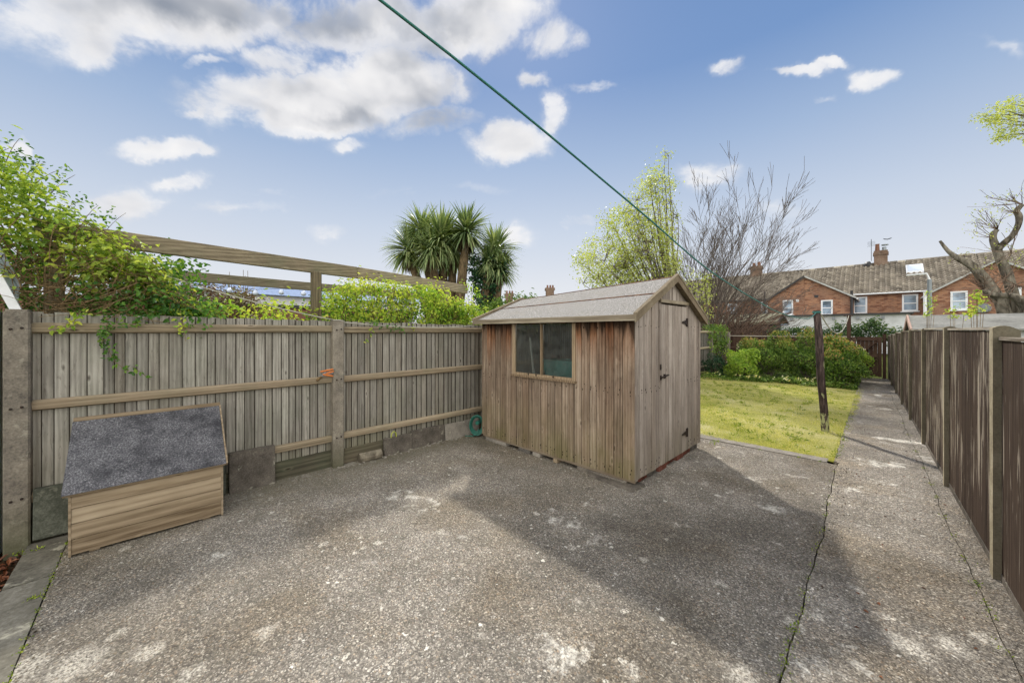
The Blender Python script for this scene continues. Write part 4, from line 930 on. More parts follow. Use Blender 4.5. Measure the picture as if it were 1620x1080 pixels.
for (pts, nl, young) in [([(128, 492), (122, 502), (112, 512), (98, 520), (85, 525)], 26, 1), ([(165, 492), (170, 510), (165, 530), (172, 552), (182, 572), (205, 588)], 40, 0), ([(190, 495), (180, 515), (168, 525), (160, 545)], 14, 0),
                  ([(285, 490), (288, 510), (292, 525), (294, 540)], 14, 1), ([(240, 495), (225, 505), (205, 515)], 14, 0), ([(210, 580), (238, 600)], 5, 0), ([(585, 508), (600, 515), (628, 520), (640, 524)], 24, 0), ([(590, 515), (585, 525), (578, 540)], 7, 1), ([(650, 512), (655, 522)], 5, 1)]:
    W = [onX(px, py, -4.34) for px, py in pts]; st.tube(crom(W, 3), .002, 4, cap=False); Cc = crom(W, 8)
    P = np.array([Cc[R_.randrange(len(Cc))] + Vector((U(-.02, .03), U(-.035, .035), U(-.03, .03))) for _ in range(int(nl * 1.8))]); k = len(P)
    mb.m = 1 if young else 0
    mb.leaves(P, NR.normal(0, .4, (k, 3)) + np.array((.9, -.2, .6)), NR.uniform(.022, .044, k), NR.uniform(.014, .024, k), droop=.3)
mb.build('hanging_leaves', [M['leaf_climb_d'], M['leaf_bright']], cl); st.build('hanging_stems', M['stem'], cl)
# 2: bright climber between fence and pergola
prof2 = [(.25, 1.80), (.6, 1.86), (1.0, 1.85), (1.35, 1.84), (1.5, 2.02), (1.8, 2.15), (2.2, 2.20), (2.6, 2.18), (3.0, 2.20), (3.3, 2.05), (3.7, 1.92), (4.3, 1.86)]
cl2 = thing('climber', (-4.9, 2.5, 0), 'bright yellow green climber growing along the fence top below pergola beam', 'climber')
mb = MB(); Cs = []
while len(Cs) < 560:
    y = U(.25, 4.2) if U(0, 1) < .3 else U(1.45, 3.8); t = ptop(y, prof2) + U(-.05, .03); z = 1.60 + (t - 1.60) * (1 - U(0, 1) ** 1.6); Cs.append((-4.52 - U(0, .5), y, z))
C = np.array(Cs); clumps(mb, C, 11, .055, .05, .028, (.1, .3, 1.0)); mb.build('leaves', M['leaf_bright'], cl2)
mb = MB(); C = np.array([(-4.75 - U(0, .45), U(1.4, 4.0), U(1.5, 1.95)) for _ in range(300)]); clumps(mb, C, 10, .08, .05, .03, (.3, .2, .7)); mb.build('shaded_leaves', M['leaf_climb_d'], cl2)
mb = MB()
for i in range(90):
    y0 = U(1.4, 3.8); mb.tube(bez((-4.8, y0, 1.5), (-4.7 + U(-.2, .2), y0 + U(-.3, .3), ptop(y0, prof2) - .03), (0, 0, .1)), .003, 4, cap=False)
mb.build('stems', M['stem'], cl2)
# shoots round the beam end and beyond
sh = thing('leafy_shrub', (-5.1, 4.0, 0), 'loose pale leafed shrub rising between the pergola and shed roof', 'shrub')
mb = MB(); st = MB()
for (px, py, n) in [(745, 455, 7), (752, 468, 8), (738, 448, 5), (730, 480, 8), (755, 485, 7), (748, 495, 9), (718, 490, 9), (700, 492, 8), (688, 488, 8), (762, 492, 4), (715, 500, 9), (735, 503, 9), (672, 448, 3), (690, 440, 3), (683, 452, 4)]:
    q = onX(px, py, -5.05); clumps(mb, np.array([q + Vector((U(-.1, .1), U(-.05, .05), U(-.03, .03))) for _ in range(3)]), n, .045, .055, .035, (.2, .2, 1)); st.tube(bez((-5.1, 3.9, 1.2), q, (0, .1, .1)), .003, 4)
mb.build('leaves', M['leaf_bright'], sh); st.build('stems', M['stem'], sh)
mb = MB(); C = np.array([onD(U(770, 862), U(468, 505), 8.6) for _ in range(160)]); C = C[[i for i in range(len(C)) if True]]
hs = thing('hedge', tuple(onD(815, 500, 8.6))[:2] + (0,), 'small dark green hedge just behind the shed roof edge', 'hedge')
mb = MB(); Cs = [onD(U(762, 868), 0, 8.6) for _ in range(1)]
Cs = []
for _ in range(260):
    px = U(765, 866); top = np.interp(px, [765, 785, 800, 830, 850, 866], [482, 476, 472, 468, 474, 482]) + U(0, 40); Cs.append(tuple(onD(px, top, 8.6 + U(-.3, .3))))
clumps(mb, np.array(Cs), 9, .09, .08, .045, (.1, 0, 1)); mb.build('leaves', M['leaf_hedge'], hs)
st = MB()
for i in range(8): q = onD(780 + i * 10, 520, 8.6); st.tube([(q.x, q.y, 0), (q.x + U(-.1, .1), q.y, 2.0)], .015, 5)
st.build('stems', M['stem'], hs)

# shrubs of the back border
def shrub(name, x, y, rx, ry, h, label, n, L, W, mats, lump=.2, tips=None, z0=.05, group=None):
    t = thing(name, (x, y, 0), label, 'shrub', group); mb = MB(); k = n
    d = NR.normal(size=(k, 3)); d /= np.linalg.norm(d, axis=1, keepdims=True); d[:, 2] = np.abs(d[:, 2]) * np.where(NR.random(k) < .25, -.6, 1)
    ph = NR.uniform(0, 6, 6); lu = 1 + lump * (np.sin(d[:, 0] * 5 + ph[0]) * np.sin(d[:, 1] * 5 + ph[1]) + np.sin(d[:, 2] * 6 + ph[2] + d[:, 0] * 4)) + .06 * np.sin(d[:, 0] * 14 + ph[3]) * np.sin(d[:, 2] * 13 + ph[4])
    rad = (1 - .35 * NR.random(k) ** 2) * lu
    zc = h * .46; P = np.stack([x + d[:, 0] * rx * rad, y + d[:, 1] * ry * rad, zc + d[:, 2] * (h - zc) * rad], 1); P[:, 2] = np.maximum(P[:, 2], z0)
    Nn = d + NR.normal(0, .55, (k, 3)) + np.array((0, 0, .3))
    mb.leaves(P, Nn, NR.uniform(.6, 1.2, k) * L, NR.uniform(.6, 1.2, k) * W, droop=.1)
    if tips is not None:
        sel = (d[:, 2] > .45) & (NR.random(k) < .5) & (rad > .97); P2 = P[sel] + np.array((0, 0, .03)); k2 = len(P2); mb.m = 1
        mb.leaves(P2, Nn[sel], NR.uniform(.6, 1.1, k2) * L, NR.uniform(.6, 1.1, k2) * W, droop=-.3)
    mb.build('leaves', [mats[0]] + ([tips] if tips is not None else []), t)
    st = MB()
    for i in range(26):
        a = U(0, 6.28); q = U(.3, .85); st.tube(bez((x + U(-.1, .1), y + U(-.1, .1), 0), (x + math.cos(a) * rx * q, y + math.sin(a) * ry * q, U(.4, .85) * h), (0, 0, .1)), [.014, .012, .01, .009, .008, .006, .004], 5)
    st.build('branches', M['bark'], t); return t
shrub('round_shrub', -3.95, 13.6, .36, .36, .72, 'small dark rounded shrub nearest the left boundary fence', 1500, .05, .03, [M['leaf_dark']])
shrub('round_shrub', -3.15, 13.55, .46, .42, .95, 'bright lime green rounded shrub in the back border', 2600, .07, .042, [M['leaf_lime']])
shrub('round_shrub', -2.62, 14.6, .78, .6, 1.38, 'tall olive green shrub with rusty tips behind the lime one', 5500, .065, .036, [M['leaf_hedge']], tips=M['leaf_hedge_tip'])
shrub('round_shrub', -1.65, 14.6, .74, .6, 1.40, 'tallest broad green shrub directly left of the leaning post', 5500, .065, .036, [M['leaf_hedge']], tips=M['leaf_hedge_tip'])
shrub('round_shrub', -.98, 14.9, .5, .5, 1.30, 'green shrub behind the leaning line post, beside the brown post', 3500, .065, .036, [M['leaf_hedge']], tips=M['leaf_hedge_tip'])
shrub('round_shrub', -.72, 13.85, .52, .46, 1.02, 'low dense shrub bulging over the path edge with russet top', 4200, .058, .034, [M['leaf_hedge']], tips=M['leaf_hedge_tip'])
shrub('flowering_shrub', -3.5, 15.4, .35, .3, 1.1, 'shrub with pale pinkish flower heads behind the lime shrub', 1200, .05, .04, [M['leaf_hedge']], tips=M['pinkleaf'])
shrub('flowering_shrub', -.72, 15.5, .5, .3, 1.22, 'pale variegated shrub at the foot of the brown post', 2200, .06, .04, [M['leaf_lime']], tips=M['pinkleaf'])
mb = MB(); k = 9000; x = NR.uniform(-4.35, -.42, k); y = NR.uniform(12.75, 16.8, k); fr = 12.75 + .25 * np.sin(x * 2.1) + .12 * np.sin(x * 5.3) + (x + 4.35) * .18
y = np.maximum(y, fr + NR.random(k) * .2); P = np.stack([x, y, NR.uniform(0, .14, k) * (1 + .4 * np.sin(x * 6))], 1)
mb.leaves(P, NR.normal(0, .5, (k, 3)) + np.array((0, -.2, 1)), NR.uniform(.04, .09, k), NR.uniform(.03, .05, k), six=False)
tag(mb.build('ground_cover', M['leaf_hedge']), 'low green ground cover along the front of the shrub border', 'ground cover', kind='stuff')
mb = MB(); P = []
for _ in range(36): P += [(U(-4.2, -.9), U(12.95, 13.6), U(.1, .22))]
P = np.repeat(np.array(P), 4, 0) + NR.normal(0, .012, (len(P) * 4, 3)); k = len(P)
mb.leaves(P, NR.normal(0, .6, (k, 3)) + np.array((0, -1, .6)), .035, .03, six=False); tag(mb.build('border_flowers', mat_leaf('yellow_petals', ['e8d84a', 'f0e8a0', 'f5f2e0'], .2)), 'small yellow and white flowers dotted in the shrub border', 'flowers', kind='stuff')
# ivy on the left rear fence corner and hedge on the far fence
iv = thing('ivy', (-4.35, 15.4, 0), 'ivy hanging over the boundary fence at the far left corner', 'ivy')
mb = MB(); Cs = [(-4.33 + U(-.25, .06), U(14.4, 16.6), U(.75, 1.75) * (1 - .0)) for _ in range(180)]; clumps(mb, np.array(Cs), 9, .07, .07, .055, (.6, -.5, .3)); mb.build('leaves', M['leaf_hedge'], iv)
st = MB(); [st.tube(bez((-4.36, U(14.6, 16.4), 0), (-4.36, U(14.5, 16.5), 1.6), (0, .2, 0)), .008, 5) for _ in range(8)]; st.build('stems', M['stem'], iv)
hg = thing('laurel_hedge', (-1.5, 17.6, 0), 'dark glossy ivy hedge showing above the rear fence', 'hedge')
mb = MB(); Cs = []
for _ in range(430):
    px = U(1218, 1440); top = np.interp(px, [1218, 1240, 1300, 1330, 1360, 1375, 1385, 1392, 1405, 1420, 1440], [521, 518, 520, 512, 516, 508, 504, 512, 520, 520, 524]); p = onY(px, top + U(0, 22) ** 1.0, 17.5 + U(-.15, .35)); Cs.append(tuple(p))
clumps(mb, np.array(Cs), 9, .07, .085, .055, (0, -.3, .9)); mb.build('leaves', mat_leaf('leaf_ivy', ['1c2f1a', '33502a', '5a7340', '9a9c6a'], .2, 3.0), hg)
st = MB()
for i in range(14): x_ = -4 + i * .3; st.tube(bez((x_, 17.6, 0), (x_ + U(-.2, .2), 17.6, 1.5), (0, 0, .1)), .015, 5)
st.build('stems', M['stem'], hg)

# ---- trees
def grow(mb, p, d, L, r, depth, tips, spread=.5, up=.25, seg=4, kids=(2, 4), shrink=.68, minr=.003, sides=5, wig=.12, bend=None):
    pts = [Vector(p)]; rad = [r]; d = Vector(d).normalized()
    for i in range(seg):
        d = (d + Vector((U(-wig, wig), U(-wig, wig), U(-wig, wig) + up * .12)))
        if bend: d += Vector(bend) * .1
        d.normalize(); pts.append(pts[-1] + d * (L / seg)); rad.append(r * (1 - .45 * (i + 1) / seg))
    mb.tube(pts, [max(q, minr) for q in rad], sides if depth > 1 else 3, cap=False)
    if depth <= 0: tips.append((pts[-1], d)); tips.append((pts[-2], d)); return
    if depth == 1: tips.append((pts[-1], d))
    for _ in range(R_.randint(*kids)):
        i = R_.randint(max(1, seg - 3), seg); ax = d.orthogonal().normalized(); ax.rotate(Matrix.Rotation(U(0, 6.28), 3, d))
        nd = (d + ax * U(.5, 1.1) * spread + Vector((0, 0, up * .4))).normalized()
        grow(mb, pts[i], nd, L * shrink * U(.75, 1.15), max(rad[i] * .68, minr), depth - 1, tips, spread, up, seg, kids, shrink, minr, sides, wig, bend)
# leafy tree (left half of the far tree group) : stems fan out, leaves on fine twigs
lt_c = onD(1068, 524, 15.0); lt_c.z = 0
lf = thing('birch_tree', lt_c, 'tall tree with sparse yellow green spring leaves behind the shed', 'tree')
mb = MB(); ELL = [(1030, 338, 46, 62, 170), (1040, 290, 30, 34, 60), (1000, 372, 48, 52, 190), (955, 408, 46, 36, 130), (1020, 420, 60, 42, 190), (975, 440, 62, 26, 130), (925, 415, 26, 16, 26), (968, 345, 26, 18, 26), (1056, 395, 22, 60, 90), (1053, 243, 4, 6, 4)]
CC = []
base = lt_c + Vector((0, 0, .9))
for (px, py, rx, ry, n) in ELL:
    cen = onD(px, py, 15.0); pts_e = []
    for _ in range(n):
        while True:
            a, b_, c_ = U(-1, 1), U(-1, 1), U(-1, 1)
            if a * a + b_ * b_ + c_ * c_ < 1: break
        pts_e.append(onD(px + a * rx, py + b_ * ry, 15.0 + c_ * 1.3))
    CC += pts_e
    for k_ in range(max(2, n // 16)):
        end = pts_e[R_.randrange(len(pts_e))]; limb_ = bez(base + Vector((U(-.15, .15), U(-.15, .15), U(-.3, .3))), end, (0, 0, U(.1, .6)), 10)
        limb_ = [limb_[0]] + [q + Vector((U(-.05, .05), U(-.05, .05), U(-.05, .05))) for q in limb_[1:]]
        mb.tube(limb_, list(np.interp(range(11), [0, 10], [U(.045, .075), .008])), 5, cap=False)
        near = sorted(pts_e, key=lambda q: (q - end).length)[:max(8, n // 9)]
        for q in near:
            l0 = min(limb_[3:], key=lambda t: (t - q).length + .3 * max(0, t.z - q.z)); mb.tube(bez(l0, q + (q - l0) * .15, (U(-.08, .08), U(-.08, .08), U(0, .15)), 4), [.010, .008, .006, .005, .004], 3, cap=False)
mb.tube([lt_c + Vector((0, 0, -.1)), lt_c + Vector((0, 0, .6)), lt_c + Vector((0, 0, 1.1))], [.26, .22, .2], 10)
mb.build('trunk', M['bark'], lf)
mb = MB(); T = np.array([tuple(q) for q in CC]); clumps(mb, T, 12, .15, .10, .065, (0, 0, .5), six=False); mb.build('crown', M['leaf_tree'], lf)
bt_c = onD(1112, 524, 15.6); bt_c.z = 0
bt = thing('bare_tree', bt_c, 'many stemmed bare tree with upright dark twigs right of leafy tree', 'tree')
mb = MB(); tips = []
for (dx, dz, L) in [(-.10, 1.0, 2.8), (.05, 1.0, 3.0), (.16, 1.0, 3.1), (.28, 1.0, 3.1), (.42, 1.0, 3.0), (.58, 1.0, 3.0), (.8, .95, 2.9), (1.1, .85, 2.8), (1.45, .7, 2.7), (.34, 1, 2.9), (1.8, .5, 2.6), (.68, 1, 2.9), (1.0, 1.0, 2.8), (1.25, .95, 2.5), (1.5, .85, 2.4)]:
    dv = RT * (dx * .74 - .06) + Vector((0, 0, dz)) + FW * U(-.35, .35); grow(mb, bt_c + Vector((U(-.25, .25), U(-.25, .25), .8)), dv, L * (1.10 if dx < .9 else 1.12), U(.028, .045), 4, tips, .50, .18, 4, (3, 4), .66, .0055, 5, .08)
mb.tube([bt_c + Vector((0, 0, -.1)), bt_c + Vector((0, 0, .6)), bt_c + Vector((0, 0, 1.0))], [.3, .26, .22], 10)
mb.build('trunk', M['twig'], bt)
# brushwood tangle under them
bw = thing('bare_shrub', bt_c + RT * 1.2, 'brown tangle of bare arching twigs beside the shed gable', 'shrub'); mb = MB(); base = Vector(bw['_o'])
for i in range(330):
    a = U(-1.6, 2.6); mb.tube(bez(base + RT * U(-1.3, .8) + Vector((0, 0, U(0, .6))), base + RT * a + FW * U(-.7, .7) + Vector((0, 0, U(1.2, 3.1) - abs(a - .3) * .25)), (U(-.4, .4), 0, U(.2, .9)), 5), U(.006, .014), 3, cap=False)
mb.build('brushwood', mat_bark('bark_brown', '4a3b32', '8a7364', 20), bw)
# crown leaves low on the bare tree (ivy-ish light green clump)
cb = thing('leafy_bush', bt_c + FW * -.8 + RT * -.3, 'small fresh green bush at the foot of bare tree above shed gable', 'bush'); mb = MB()
C = np.array([tuple(onD(U(1075, 1125), U(430, 500), 14.8 + U(-.3, .3))) for _ in range(100)]); clumps(mb, C, 8, .13, .1, .06, (0, 0, .6), six=False); mb.build('leaves', M['leaf_tree'], cb)
st = MB(); [st.tube(bez(tuple(bt_c + FW * -.8 + RT * U(-.6, .1)), tuple(onD(U(1080, 1120), U(440, 490), 14.8)), (0, 0, .3)), .015, 4) for _ in range(14)]; st.build('stems', M['bark'], cb)

# ---- cordylines
def cordyline(px_heads, base_px, d, label, ivy=False):
    hb = onD(base_px, 524, d); hb.z = 0
    t = thing('cabbage_palm', hb, label, 'palm tree', 'spiky palms behind the fence'); tr = MB(); green = MB(); dead = MB()
    for (px, py, rp) in px_heads:
        h = onD(px, py, d + U(-.35, .35)); r = rp / F_PX * d
        tr.tube(bez(hb + Vector((U(-.15, .15), U(-.15, .15), 0)), h - Vector((0, 0, r * .25)), (0, 0, .4), 8), [.17, .16, .15, .14, .13, .13, .12, .11, .09], 8)
        for (mbx, n, e0, e1, Lr) in ((green, 400, -.8, 1.45, 1.05), (dead, 110, -1.45, -.6, .75)):
            for _ in range(n):
                el = U(e0, e1); az = U(0, 6.283); L = r * Lr * U(.75, 1.22); dv = Vector((math.cos(az) * math.cos(el), math.sin(az) * math.cos(el), math.sin(el)))
                sd = dv.cross(Vector((0, 0, 1))); sd = sd.normalized() if sd.length > .05 else Vector((1, 0, 0)); w = U(.018, .032) * (d / 9.5); w *= r / .72
                P_ = []; q = h.copy(); dd = dv.copy(); K = 4
                for s_ in range(K + 1):
                    P_.append((q.copy(), w * (0.5 + 1.0 * (s_ / K) * 2 if s_ < 2 else 1.5 * (1 - ((s_ - 2) / (K - 2)) ** 1.3)) * .62)); dd = (dd + Vector((0, 0, -.10 - .07 * s_ * (1 if el < .7 else .5)))).normalized(); q = q + dd * (L / K)
                vs = []; 
                for (c_, ww) in P_: vs += [c_ - sd * max(ww, .001), c_ + sd * max(ww, .001)]
                mbx.add(vs, [(2 * i, 2 * i + 1, 2 * i + 3, 2 * i + 2) for i in range(K)])
    tr.build('trunk', M['bark_palm'], t, smooth=True); green.build('crown', M['leaf_cord'], t); dead.build('dead_leaves', M['leaf_dead'], t)
    if ivy:
        mb = MB(); Cs = []
        for _ in range(240):
            py = U(405, 500); w = np.interp(py, [405, 430, 450, 480, 500], [32, 26, 20, 14, 12]); px = 773 - (py - 420) * .12 + U(-w, w) ; Cs.append(tuple(onD(px, py, d - .15 + U(-.2, .2))))
        clumps(mb, np.array(Cs), 9, .07, .085, .06, (.2, -.3, .5)); mb.build('ivy_leaves', M['leaf_dark'], t)
    return t
cordyline([(648, 398, 44), (668, 368, 42), (698, 382, 50), (738, 368, 42), (716, 400, 46), (682, 398, 40)], 705, 9.6, 'large many headed cabbage palm above the pergola beam')
cordyline([(784, 398, 40), (790, 425, 34), (772, 415, 30)], 766, 9.8, 'smaller ivy clad cabbage palm leaning right beside the large one', True)

# ---- pollarded tree at right
D0 = 12.0
pt = thing('pollard_tree', tuple(onY(1610, 524, 20))[:2] + (0,), 'heavily pruned grey tree with thick stub limbs beyond right outbuilding', 'tree')
def PP(px, py, dy=0): return onY(px, py, 20 + dy)
mb = MB(); s = 12.0 / F_PX
def limb(pts, ws, dy=0): mb.tube(crom([PP(a, b, dy) for a, b in pts], 4), list(np.interp(np.linspace(0, len(pts) - 1, (len(pts) - 1) * 4 + 1), range(len(pts)), [w * s * .70 for w in ws])), 9)
bz = PP(1600, 560)
limb([(1598, 590), (1596, 540), (1590, 500), (1583, 478), (1568, 455), (1553, 436), (1536, 419), (1515, 408), (1500, 397), (1487, 381)], [15, 13, 11, 10, 10, 10, 8, 6, 4, 2.5])
limb([(1606, 590), (1606, 540), (1606, 500), (1604, 475), (1598, 450), (1592, 430), (1583, 410), (1577, 394), (1571, 378), (1573, 368), (1578, 363)], [15, 13, 10, 10, 9, 9, 8, 7.5, 6, 5, 4], .25)
limb([(1578, 395), (1590, 383), (1602, 372), (1611, 355), (1612, 342), (1608, 333), (1617, 323)], [6, 6, 5, 5, 5.5, 5, 3], .2)
limb([(1640, 560), (1630, 500), (1618, 478), (1600, 468), (1580, 467), (1565, 464), (1556, 458)], [14, 12, 9, 7, 5, 5, 6], -.3)
limb([(1632, 560), (1634, 500), (1636, 460), (1640, 430)], [14, 12, 11, 9], .3)
mb.build('trunk', M['bark_p'], pt, smooth=True); mb = MB(); tips = []
for (px, py, n, sp, L) in [(1556, 457, 46, 1.0, .75), (1578, 363, 9, .9, .8), (1572, 376, 5, .9, .6), (1617, 323, 7, .9, .8), (1610, 338, 7, .9, .7), (1590, 440, 14, .9, .8), (1545, 430, 5, .8, .4), (1515, 408, 3, .6, .3), (1600, 400, 10, .9, .7), (1605, 450, 14, .9, .7)]:
    for _ in range(n):
        a = U(0, 6.28); dv = RT * math.cos(a) + Vector((0, 0, math.sin(a) * .8)) + FW * U(-.7, .7)
        if px in (1578, 1572, 1617, 1610): dv = -RT * U(.2, 1.2) + Vector((0, 0, U(-.1, .7))) + FW * U(-.5, .5)
        grow(mb, PP(px, py), dv, L * U(.6, 1.1), .012, 1, tips, .6, .2, 4, (1, 3), .6, .005, 4, .15)
mb.build('twigs', mat_bark('bark_twig', '5a4a40', '93806f', 20), pt)
T = np.array([tuple(t[0]) for t in tips if t[0].z > 3.6]); T = T[NR.random(len(T)) < .4]; mb = MB(); clumps(mb, T, 3, .05, .06, .04, (0, 0, .5), six=False); mb.build('leaf_buds', M['leaf_tree'], pt)['kind'] = 'stuff'
# maple branch at upper right
mt_b = onD(1720, 524, 7.5); mt_b.z = 0
mt = thing('maple_tree', mt_b, 'feathery yellow green tree reaching in at the upper right edge', 'tree'); mb = MB(); Cs = []
top = onD(1700, 190, 7.5); mb.tube(bez(mt_b, top, (.1, .1, 0), 8), [.14, .13, .12, .11, .1, .09, .08, .06, .04], 8)
for (px, py) in [(1562, 188), (1578, 172), (1590, 190), (1600, 165), (1580, 205), (1600, 212), (1612, 195), (1575, 218), (1610, 178), (1630, 170), (1640, 200), (1650, 180), (1670, 190), (1620, 215), (1595, 180), (1660, 215), (1680, 160), (1700, 210), (1720, 180), (1740, 200), (1760, 190), (1610, 160), (1555, 184), (1568, 195)]:
    q = onD(px, py, 7.5 + U(-.3, .3)); mb.tube(bez(top - Vector((0, 0, U(0, .6))), q, (0, 0, .15), 6), [.03, .022, .016, .012, .009, .006, .004], 5)
    for j in range(11): Cs.append(tuple(q + RT * U(-.16, .2) + Vector((0, 0, U(-.07, .08))) + FW * U(-.1, .1)))
mb.build('trunk', M['bark'], mt); mb = MB(); clumps(mb, np.array(Cs), 12, .045, .06, .026, (0, 0, 1.4), six=False, droop=.2); mb.build('crown', M['leaf_tree'], mt)

# rose shoots above the right fence
for (lab, st_, dd) in [('tall pale leafed rose shoot beyond the fence nearest the pipe', [(1466, 497, 9), (1469, 482, 7), (1472, 470, 4), (1474, 488, 6), (1468, 462, 3), (1480, 473, 3)], 7.5),
                       ('rose shoot with yellow leaves and cream flower above the panel fence', [(1545, 470, 9), (1540, 488, 10), (1536, 497, 10), (1547, 463, 4), (1552, 477, 5), (1556, 490, 4)], 5.4),
                       ('low rose shoot between two taller ones over panel fence', [(1508, 500, 7), (1503, 492, 5), (1511, 487, 3), (1525, 498, 3)], 6.4)]:
    b = onD(st_[0][0], 524, dd); b.z = 0; r_ = thing('rose_shoot', b, lab, 'rose', 'rose shoots beyond the panel fence'); mb = MB(); sm = MB()
    for (px, py, n) in st_:
        q = onD(px, py, dd); k = n * 4; P = np.array(q) + NR.normal(0, .03, (k, 3)); mb.leaves(P, NR.normal(0, .6, (k, 3)) + np.array((0, 0, .8)), NR.uniform(.025, .045, k), NR.uniform(.018, .03, k)); sm.tube(bez(b, q, (0, 0, .1)), .0035, 4)
    mb.build('leaves', M['leaf_bright'], r_); sm.build('stems', M['stem'], r_)

# ================================================================== BEYOND: neighbour things left
wall = thing('brick_wall', (-12, 2, 0), 'low reddish brown garden wall seen under the rear pergola beam', 'wall')
mb = MB(); mb.box(-12.1, -11.9, -4, 6.5, 0, 2.22); mb.build('wall_body', M['terra'], wall); mb = MB(); mb.box(-12.16, -11.84, -4, 6.5, 2.221, 2.30); mb.build('coping', M['gutter'], wall)
sh = thing('russet_shrub', (-10.8, .6, 0), 'russet and green shrub mass beyond the pergola, left of its post', 'shrub'); mb = MB(); Cs = []
for _ in range(520):
    px = U(225, 405); top = np.interp(px, [225, 260, 300, 340, 380, 405], [446, 450, 448, 453, 460, 470]); Cs.append(tuple(onD(px, top + U(0, 45), 9.6 + U(-.5, .5))))
clumps(mb, np.array(Cs), 8, .12, .1, .06, (.3, 0, .8), six=False); mb.build('leaves', M['leaf_red'], sh)
st = MB(); [st.tube(bez((-10.5 + U(-.5, .5), U(-1.5, 1.5), 0), tuple(onD(U(230, 400), U(455, 480), 9.6)), (0, 0, .3)), .012, 4) for _ in range(60)]
for (px, py) in [(363, 430), (385, 427), (366, 436), (388, 436), (392, 428)]: st.tube(bez(tuple(onD(px, 465, 9.4)), tuple(onD(px, py, 9.4)), (0, 0, .02)), .006, 3)
st.build('stems', M['stem'], sh)
nb = thing('blue_roofed_building', (-17, 4, 0), 'distant low building with pale blue roof beyond the left fence', 'building')
mb = MB(); mb.box(-19, -16, 1.0, 9, 0, 2.9); mb.build('wall', M['white_wall'], nb); mb = MB(); mb.hexa([(-19.2, .6, 2.9), (-15.8, .6, 2.9), (-15.8, 9.4, 2.9), (-19.2, 9.4, 2.9), (-19.2, .6, 3.4), (-16.2, .6, 3.28), (-16.2, 9.4, 3.28), (-19.2, 9.4, 3.4)]); mb.build('roof', mat_plain('pale_blue_roof', '93a6c8', .6, .3, dm=.2), nb)
sl2 = thing('string_lights', (-8.9, 0, 2.4), 'string of small clear globe bulbs hanging beyond the pergola', 'string lights')
B_ = [onD(px, py, 8.0) for px, py in [(225, 447), (267, 451), (281, 451), (317, 456), (363, 460), (404, 464), (445, 463), (480, 465)]]
mb = MB(); mb.tube([b + Vector((0, 0, .09)) for b in B_], .005, 4); mb.build('wire', M['gutter'], sl2)
for b in B_:
    mb = MB(); mb.tube([b + Vector((0, 0, z_)) for z_ in (.075, .055, .03, 0, -.03, -.045)], [.018, .03, .05, .055, .04, .008], 9); bl = mb.build('bulb', M['bulb'], sl2, smooth=True)

# ================================================================== navy shed beyond the rear fence
ns = thing('navy_shed', (-7, 21.5, 0), 'dark navy shed with pale olive felt roof beyond rear fence', 'shed')
E0, E1 = onY(1122, 512, 20.0), onY(1230, 509, 20.0); xr = E1.x; xl = -9.6
ez = E0.z * .5 + E1.z * .5; rz_ = ez + .42
mb = MB(); mb.prism([(20.2, 0), (22.4, 0), (22.4, ez), (21.3, rz_ - .05), (20.2, ez)], xl, xr - .25, 'x'); mb.build('wall', M['navy'], ns)
for (ya, yb) in ((19.95, 21.3), (22.65, 21.3)):
    mb = MB(); za = ez - .03
    mb.hexa([(xl - .1, ya, za), (xr, ya, za), (xr, yb, rz_), (xl - .1, yb, rz_), (xl - .1, ya, za + .05), (xr, ya, za + .05), (xr, yb, rz_ + .05), (xl - .1, yb, rz_ + .05)]); mb.build('roof', M['felt_olive'], ns)
mb = MB(); mb.box(xl - .1, xr, 19.92, 19.945, ez - .09, ez + .025); mb.build('fascia', M['felt_olive'], ns)
mb = MB(); mb.prism([(19.95, ez - .08), (19.95, ez + .03), (21.3, rz_ + .06), (22.65, ez + .03), (22.65, ez - .08), (21.3, rz_ - .06)], xr + .002, xr + .03, 'x'); mb.build('bargeboard', M['navy'], ns)

# ================================================================== grey felt outbuilding behind the right fence
gb = thing('outbuilding', (3.5, 14, 0), 'low grey felt roofed outbuilding beyond the right hand fence', 'outbuilding')
r0 = onY(1437, 499, 15.4); rx_ = r0.x; rzz = r0.z; e0 = onY(1429, 521, 13.6)
mb = MB(); mb.prism([(13.75, 0), (17.1, 0), (17.1, e0.z), (15.4, rzz - .08), (13.75, e0.z)], rx_ + .18, 9, 'x'); mb.build('wall', M['white_wall'], gb)
for (ya, yb) in ((13.55, 15.4), (17.25, 15.4)):
    mb = MB(); mb.hexa([(rx_, ya, e0.z - .03), (9.2, ya, e0.z - .03), (9.2, yb, rzz - .04), (rx_, yb, rzz - .04), (rx_, ya, e0.z + .01), (9.2, ya, e0.z + .01), (9.2, yb, rzz), (rx_, yb, rzz)]); mb.build('roof', M['felt_garage'], gb)
mb = MB(); mb.prism([(13.52, e0.z - .11), (13.52, e0.z + .02), (15.4, rzz + .02), (17.28, e0.z + .02), (17.28, e0.z - .11), (15.4, rzz - .12)], rx_ - .04, rx_ - .002, 'x'); mb.build('bargeboard', mat_plain('pink_barge', 'b79a8a', .7, .2), gb)

